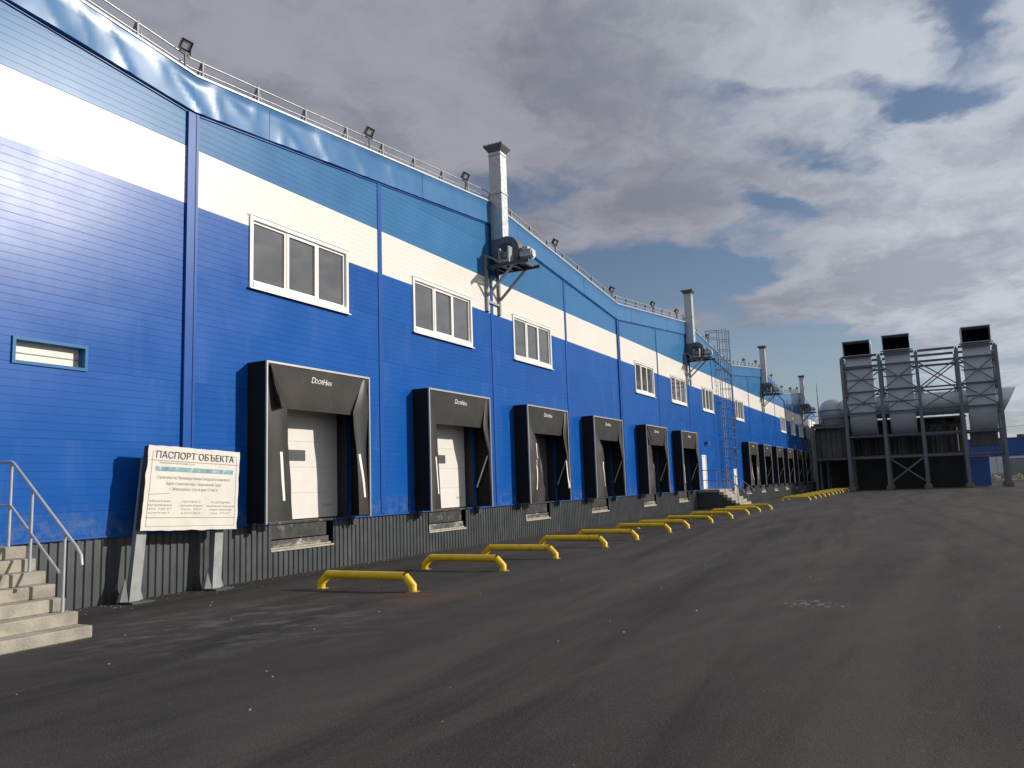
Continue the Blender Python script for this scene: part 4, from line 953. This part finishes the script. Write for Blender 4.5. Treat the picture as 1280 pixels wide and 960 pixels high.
# duct risers with hoods
def riser(xa, xb, zt, zb, lab):
    T = thing('duct_riser', lab, 'duct', ((xa+xb)/2, 95.6, 0), 'square duct risers with black hoods')
    w = (xb-xa)/2; d0, d1 = -.95, .95; z = 8.0; k = 0
    sec = (zt-1.5-8.0)/5
    for k in range(5):
        m = MB(); m.box(-w, d0, 8.0+k*sec+.012, w, d1, 8.0+(k+1)*sec-.012, b=.01)
        # shallow cross-break stiffening creases
        m.hexa([(-w+.05, d0-.0, 8.0+k*sec+.05), (w-.05, d0-.0, 8.0+k*sec+.05), (w-.05, d0+.01, 8.0+k*sec+.05), (-w+.05, d0+.01, 8.0+k*sec+.05)]+[(-.05, d0-.03, 8.0+(k+.5)*sec), (.05, d0-.03, 8.0+(k+.5)*sec), (.05, d0+.01, 8.0+(k+.5)*sec), (-.05, d0+.01, 8.0+(k+.5)*sec)])
        m.build('duct_section', M_DUCT, T)
        m = MB(); m.box(-w-.05, d0-.05, 8.0+(k+1)*sec-.03, w+.05, d1+.05, 8.0+(k+1)*sec+.03); m.box(-w-.34, d0-.17, 8.0+(k+1)*sec-.05, w+.34, d0-.052, 8.0+(k+1)*sec+.05); m.build('flange', M_FRAMEST, T)
    # elbow turning back at the bottom
    m = MB(); n = 10; pts = []
    for i in range(n+1):
        a = math.pi/2*i/n; pts.append((d0+2.3-2.3*math.cos(a) if 1 else 0, 8.0-2.3*math.sin(a)))
    pts2 = []
    for i in range(n+1):
        a = math.pi/2*i/n; pts2.append((d0+2.3-.35*math.cos(a), 8.0-.35*math.sin(a)))
    vs = [(-w, y, z) for y, z in pts]+[(w, y, z) for y, z in pts]+[(-w, y, z) for y, z in pts2]+[(w, y, z) for y, z in pts2]; q = n+1
    m.add(vs, [(i, q+i, q+i+1, i+1) for i in range(n)], 0, True)
    m.add(vs, [(2*q+i, 2*q+i+1, 3*q+i+1, 3*q+i) for i in range(n)]+[(i, i+1, 2*q+i+1, 2*q+i) for i in range(n)]+[(q+i, 3*q+i, 3*q+i+1, q+i+1) for i in range(n)])
    m.build('elbow', M_DUCT, T)
    if zb < 5:
        m = MB(); m.box(-w, 1.4, zb, w, 3.4, 5.68, b=.01); m.build('fan_box', M_DARKWALL, T)
    # hood: open box tilted towards the yard
    h0, h1 = zt-1.5, zt
    m = MB(); t = .05; yf = d0-1.15
    m.hexa([(-w-.08, yf, h0+.0), (-w-.02, yf, h0), (-w-.02, d1, h0), (-w-.08, d1, h0), (-w-.08, yf-.25, h1), (-w-.02, yf-.25, h1), (-w-.02, d1, h1), (-w-.08, d1, h1)])
    m.hexa([(w+.02, yf, h0+.0), (w+.08, yf, h0), (w+.08, d1, h0), (w+.02, d1, h0), (w+.02, yf-.25, h1), (w+.08, yf-.25, h1), (w+.08, d1, h1), (w+.02, d1, h1)])
    m.hexa([(-w-.1, yf-.35, h1-.02), (w+.1, yf-.35, h1-.02), (w+.1, d1+.02, h1), (-w-.1, d1+.02, h1), (-w-.1, yf-.35, h1+.05), (w+.1, yf-.35, h1+.05), (w+.1, d1+.02, h1+.07), (-w-.1, d1+.02, h1+.07)])
    m.box(-w-.02, yf+.05, h0-.04, w+.02, d1, h0)
    m.build('hood', M_DUCT, T)
    m = MB(); m.box(-w-.015, -.3, h0+.01, w+.015, d1-.05, h1-.03)
    for k in range(5): m.bar((-w, -.55, h0+.2+k*.27), (w, -.55, h0+.2+k*.27), .03, .14)
    m.build('hood_louvre', M_BLACK, T)
M_DUCT = mat('weathered_duct_sheet', (.54, .58, .63), .45, metal=.3, var=.08, vscale=.8, rand=.06, dirt=(.34, .36, .38, .5), dirt_t=(.5, .75), dscale=.8)
riser(4.98, 7.58, 16.05, 5.6, 'leftmost square duct riser with black hood on the steel frame')
riser(8.92, 11.42, 16.3, 5.6, 'middle square duct riser with black hood, left of the open bay')
riser(16.35, 18.82, 16.3, 4.2, 'rightmost square duct riser with black hood, on the far side of the open bay')
# large horizontal duct with oblique end
HD = thing('horizontal_duct', 'large round horizontal duct running behind the steel frame with pointed open end', 'duct', (0, 98.6, 9.1))
m = MB(); n = 28; r = 1.25
def ring(x, slant=0): return [(x+slant*(math.sin(2*math.pi*k/n)), r*math.cos(2*math.pi*k/n), r*math.sin(2*math.pi*k/n)) for k in range(n)]
nseg = 15; xs = [6.0+(19.4-6.0)*i/nseg for i in range(nseg+1)]
for i in range(nseg):
    m = MB(); a = ring(xs[i]+.015); b = ring(xs[i+1]-.015); m.add(a+b, [(k, (k+1) % n, n+(k+1) % n, n+k) for k in range(n)], 0, True); m.build('duct_section', M_DUCT, HD)
    m = MB(); a = [(x, y*1.035, z*1.035) for x, y, z in ring(xs[i+1]-.03)]; b = [(x, y*1.035, z*1.035) for x, y, z in ring(xs[i+1]+.03)]; a2 = ring(xs[i+1]-.03); b2 = ring(xs[i+1]+.03)
    m.add(a+b+a2+b2, [(k, (k+1) % n, n+(k+1) % n, n+k) for k in range(n)]+[(k, 2*n+k, 2*n+(k+1) % n, (k+1) % n) for k in range(n)]+[(n+k, n+(k+1) % n, 3*n+(k+1) % n, 3*n+k) for k in range(n)]); m.build('duct_joint', M_DUCT, HD)
m = MB(); a = ring(19.43); b = ring(20.35, .65); m.add(a+b, [(k, (k+1) % n, n+(k+1) % n, n+k) for k in range(n)], 0, True); b3 = [(x-.02, y*.97, z*.97) for x, y, z in b]; a3 = [(x, y*.97, z*.97) for x, y, z in a]
m.add(a3+b3, [(n+k, n+(k+1) % n, (k+1) % n, k) for k in range(n)], 0, True); m.keep = True; m.build('oblique_end', M_DUCT, HD)
m = MB()
for i in range(13):
    a = math.pi/2*i/12; c = Vector((6.0-2.6*math.sin(a), -2.6+2.6*math.cos(a)+0, 0)); ax = Vector((-math.cos(a), -math.sin(a), 0)); sdv = Vector((-math.sin(a), math.cos(a), 0))
    m.v += [tuple(c+sdv*r*math.cos(2*math.pi*k/n)+Vector((0, 0, 1))*r*math.sin(2*math.pi*k/n)) for k in range(n)]
for i in range(12):
    for k in range(n): m.f.append((i*n+k, i*n+(k+1) % n, (i+1)*n+(k+1) % n, (i+1)*n+k)); m.m.append(0); m.sm.append(True)
for v in range(len(m.v)): m.v[v] = (m.v[v][0], -m.v[v][1] if 0 else m.v[v][1], m.v[v][2])
m.v = [(x, -y, z) for x, y, z in m.v]
m.build('bend', M_DUCT, HD)
# dome tank left of the frame
TK = thing('dome_tank', 'grey rounded cyclone vessel between the warehouse and the steel frame', 'tank', (3.0, 99.5, 0))
m = MB(); prof = [(0, 10.5), (.5, 10.46), (1.0, 10.3), (1.4, 10.0), (1.62, 9.6), (1.7, 9.1), (1.7, 8.2), (1.66, 8.15), (1.66, 6.4), (.5, 4.4), (.4, 3.8)]
n = 28
m.v = [(r_*math.cos(2*math.pi*k/n), r_*math.sin(2*math.pi*k/n), z) for r_, z in prof for k in range(n)]
for i in range(len(prof)-1):
    for k in range(n): m.f.append((i*n+k, i*n+(k+1) % n, (i+1)*n+(k+1) % n, (i+1)*n+k)); m.m.append(0); m.sm.append(True)
m.build('shell', M_DUCT, TK)
for z in (9.1, 8.2, 7.3):
    m = MB(); m.v = [(rr*math.cos(2*math.pi*k/n), rr*math.sin(2*math.pi*k/n), z+dz) for rr, dz in ((1.70, -.05), (1.76, -.05), (1.76, .05), (1.70, .05)) for k in range(n)]
    for i in range(4):
        for k in range(n): m.f.append((i*n+k, i*n+(k+1) % n, ((i+1) % 4)*n+(k+1) % n, ((i+1) % 4)*n+k)); m.m.append(0); m.sm.append(False)
    m.build('band', M_FRAMEST, TK)
for q in range(4):
    a = math.pi/4+q*math.pi/2; m = MB(); m.bar((1.6*math.cos(a), 1.6*math.sin(a), 0), (1.6*math.cos(a), 1.6*math.sin(a), 8.1), .16); m.build('leg', M_FRAMEST, TK)
# side platform to the wall
PF = thing('equipment_platform', 'dark steel platform joining the steel frame to the warehouse wall', 'platform', (0, 0, 0))
for x, y in ((1.15, YF), (1.15, YR), (.5, YR+3)):
    m = MB(); m.hbeam((x, y, 0), (x, y, 7.0), .25, .25, .02, up=(0, 1, 0)); m.build('column', M_FRAMEST, PF)
for z in (7.0, 3.5):
    m = MB(); m.hbeam((.9, YF, z), (4.4, YF, z), .2, .26, .02); m.build('beam', M_FRAMEST, PF)
    m = MB(); m.hbeam((.9, YR, z), (4.4, YR, z), .2, .26, .02); m.build('beam', M_FRAMEST, PF)
m = MB(); m.box(.9, YF+.15, 7.14, 4.4, YR+1.5, 7.2); m.build('deck', M_STEEL, PF)
for k in range(6):
    m = MB(); m.box(1.2+k*.55, YF+.9, 3.66, 1.7+k*.55, YF+1.0, 6.8, b=.01); m.build('screen_panel', M_DARKWALL, PF)
m = MB()
for k in range(5): m.bar((1.0+k*.85, YF+.2, 7.2), (1.0+k*.85, YF+.2, 8.25), .04)
m.bar((1.0, YF+.2, 8.25), (4.4, YF+.2, 8.25), .045); m.bar((1.0, YF+.2, 7.75), (4.4, YF+.2, 7.75), .035); m.build('guard_rail', M_FRAMEST, PF)
ms = thing('antenna_mast', 'thin pole standing right of the farthest exhaust stack', 'mast', (1.7, 95.5, 7.2))
m = MB(); m.tube([(0, 0, 0), (0, 0, 2.0), (0, 0, 4.9)], [.07, .05, .02], 8); m.build('pole', M_STEEL, ms); m = MB(); m.box(-.15, -.15, 0, .15, .15, .03); m.build('foot', M_STEEL, ms)

# filter plant behind the frame
FP = thing('filter_plant', 'dark grey clad plant building in the shade behind the steel frame', 'building', (0, 0, 0))
m = MB(); m.box(.6, 100.6, 0, 16.2, 108, 7.4); m.build('wall_core', M_DARKIN, FP)
for k in range(24):
    x = .6+k*.65; z1_ = 7.5-.35*(k % 3 == 0); m = MB(); m.box(x+.02, 100.45+.06*(k % 2), 3.6, x+.63, 100.59, z1_, b=.012); m.build('cladding_panel', M_DARKWALL, FP)
for k in range(8):
    x = 1.2+k*1.9; m = MB(); m.box(x, 99.9, 3.7, x+1.2, 100.4, 6.9, b=.03); m.tube([(x+.6, 99.7, 6.5), (x+.6, 99.7, 3.9)], .18, 10); m.build('filter_cabinet', M_DARKWALL, FP)
m = MB(); m.box(.6, 98.9, 7.55, 16.2, 108, 7.7); m.build('roof', M_ROOF, FP)
for k in range(5):
    m = MB(); m.hbeam((1.0+k*3.7, 99.2, 0), (1.0+k*3.7, 99.2, 7.5), .2, .2, .02, up=(0, 1, 0)); m.build('post', M_FRAMEST, FP)
bx = thing('blue_cabin', 'dark blue metal cabin under the right end of the steel frame', 'cabin', (0, 0, 0))
m = MB(); m.box(15.95, 96.2, .1, 17.75, 99.4, 3.1, b=.02); m.build('body', M_FARBLUE, bx)
for k in range(5):
    m = MB(); m.box(15.98+k*.35, 96.17, .2, 16.3+k*.35, 96.195, 3.0); m.build('wall_panel', M_FARBLUE, bx)
m = MB(); m.box(15.85, 96.1, 3.1, 17.85, 99.5, 3.2); m.build('roof', M_TRIMGREY, bx)

# ------------------------------------------------------------------ far background on the right
FB = thing('far_blue_building', 'distant low building with blue upper cladding and white base beyond the yard', 'building', (0, 0, 0))
m = MB(); m.box(16.0, 160.35, 0, 75, 176, 6.85); m.build('wall_core', M_FARBLUE, FB)
for k in range(9):
    x = 16+k*6.5; m = MB(); m.box(x+.03, 160.2, 4.05, x+6.47, 160.34, 7.0, b=.03); m.build('cladding_panel', M_FARBLUE, FB)
    m = MB(); m.box(x+.03, 160.22, .6, x+6.47, 160.34, 3.95); m.build('cladding_panel', M_FARWHITE, FB)
    m = MB(); m.box(x+.03, 160.26, 0, x+6.47, 160.34, .55); m.build('plinth_panel', M_PLINTH, FB)
    m = MB(); m.box(x+1.2, 160.1, .6, x+4.2, 160.215, 3.6); m.build('door' if k % 2 else 'window', M_TRIMGREY if k % 2 else M_GLASS, FB)
m = MB(); m.box(15.8, 160.0, 7.0, 75.2, 176.2, 7.12); m.build('roof', M_TRIMGREY, FB)
m = MB(); m.box(26.0, 161, 7.12, 27.0, 162, 7.6); m.build('roof_vent', M_STEEL, FB)
T = thing('power_line', 'thin overhead wire between two poles above the distant blue building', 'power line', (0, 0, 0))
m = MB(); pts = [(21+30*i/10-12, 150+.0*i, 9.4-.9*(1-((i-5)/5)**2)) for i in range(11)]; m.tube(pts, .028, 5); m.build('wire', M_STEEL, T)
for x in (9.0, 39.0):
    m = MB(); m.tube([(x, 150, 0), (x, 150, 9.6)], .12, 8); m.build('pole', M_GALVD, T)
# kerb strip and rubble bank
kb = MB()
for k in range(40): kb.box(-.1+18.5*0+16+k*3.0, 131.7, 0, 16+k*3.0+2.96, 132.0, .28, b=.02)
o = struct(kb.build('kerb', M_LEDGE)); o['label'] = 'pale concrete kerb at the far edge of the yard'
bk = MB(); nx, ny = 60, 10; vs = []
for i in range(nx+1):
    for j in range(ny+1):
        x = 14+i*1.2; y = 132.1+j*1.1; h = math.sin(math.pi*j/ny)*(.9+.7*noise.noise(Vector((x*.3, y*.3, 0))))+.2*noise.noise(Vector((x*1.5, y*1.5, 2)))*(0 < j < ny)
        vs.append((x, y, max(-.015, h)))
bk.add(vs, [(i*(ny+1)+j, (i+1)*(ny+1)+j, (i+1)*(ny+1)+j+1, i*(ny+1)+j+1) for i in range(nx) for j in range(ny)])
o = struct(bk.build('earth_bank', M_EARTH)); o['label'] = 'low bank of earth and rubble beyond the kerb'
rnd = random.Random(5)
gr = MB()
for k in range(2600):
    x = rnd.uniform(14, 60); y = rnd.uniform(132.3, 142.0); j = (y-132.1)/1.1; z = math.sin(math.pi*j/10)*.9
    h = rnd.uniform(.2, .7); a = rnd.uniform(0, 6.3); w = .05
    gr.add([(x-w*math.cos(a), y-w*math.sin(a), z-.1), (x+w*math.cos(a), y+w*math.sin(a), z-.1), (x+rnd.uniform(-.2, .2), y+rnd.uniform(-.2, .2), z+h)], [(0, 1, 2)])
o = stuff(gr.build('grass', M_GRASS)); tag(o, 'dry yellowish grass growing on the distant earth bank', 'grass')
rb = MB()
for k in range(260):
    x = rnd.uniform(15, 55); y = rnd.uniform(132.2, 138); z = math.sin(math.pi*(y-132.1)/11)*.9; s = rnd.uniform(.08, .35)
    rb.hexa([(x-s*rnd.uniform(.6, 1), y-s, z-.1), (x+s, y-s*.8, z-.1), (x+s*.9, y+s, z-.1), (x-s, y+s*.9, z-.1), (x-s*.6, y-s*.5, z+s*rnd.uniform(.5, 1)), (x+s*.5, y-s*.6, z+s*.7), (x+s*.6, y+s*.5, z+s*.9), (x-s*.5, y+s*.6, z+s*.6)])
o = stuff(rb.build('rubble', M_LEDGE)); tag(o, 'pale broken rubble strewn on the distant earth bank', 'rubble')
# small pale stones and scraps lying on the asphalt
sb = MB()
spots = [(8.4, 8.2), (6.3, 6.0), (7.2, 4.9), (4.4, 5.7), (5.6, 11.4), (3.4, 8.3), (2.0, 9.2), (1.7, 9.5), (9.3, 10.6), (11.0, 11.4), (8.9, 8.9), (10.2, 14.6), (8.0, 16.3), (5.1, 9.4)]
spots += [(rnd.uniform(1, 16), rnd.uniform(3, 30)) for _ in range(60)]+[(abs(rnd.gauss(0, .35))+.03, rnd.uniform(7.3, 34)) for _ in range(420)]
for i, (x, y) in enumerate(spots):
    s = rnd.uniform(.008, .017) if i < 14 else rnd.uniform(.004, .012)
    rb = [(x+s*rnd.uniform(.6, 1.4)*math.cos(q), y+s*rnd.uniform(.6, 1.4)*math.sin(q), .001) for q in (0.3, 1.8, 3.4, 5.0)]
    tp = [(x+s*.5*math.cos(q), y+s*.5*math.sin(q), s*rnd.uniform(.5, .9)) for q in (0.3, 1.8, 3.4, 5.0)]
    sb.hexa(rb+tp)
o = stuff(sb.build('stone_chips', M_LEDGE)); tag(o, 'small pale stone chips scattered over the asphalt', 'stone chips')
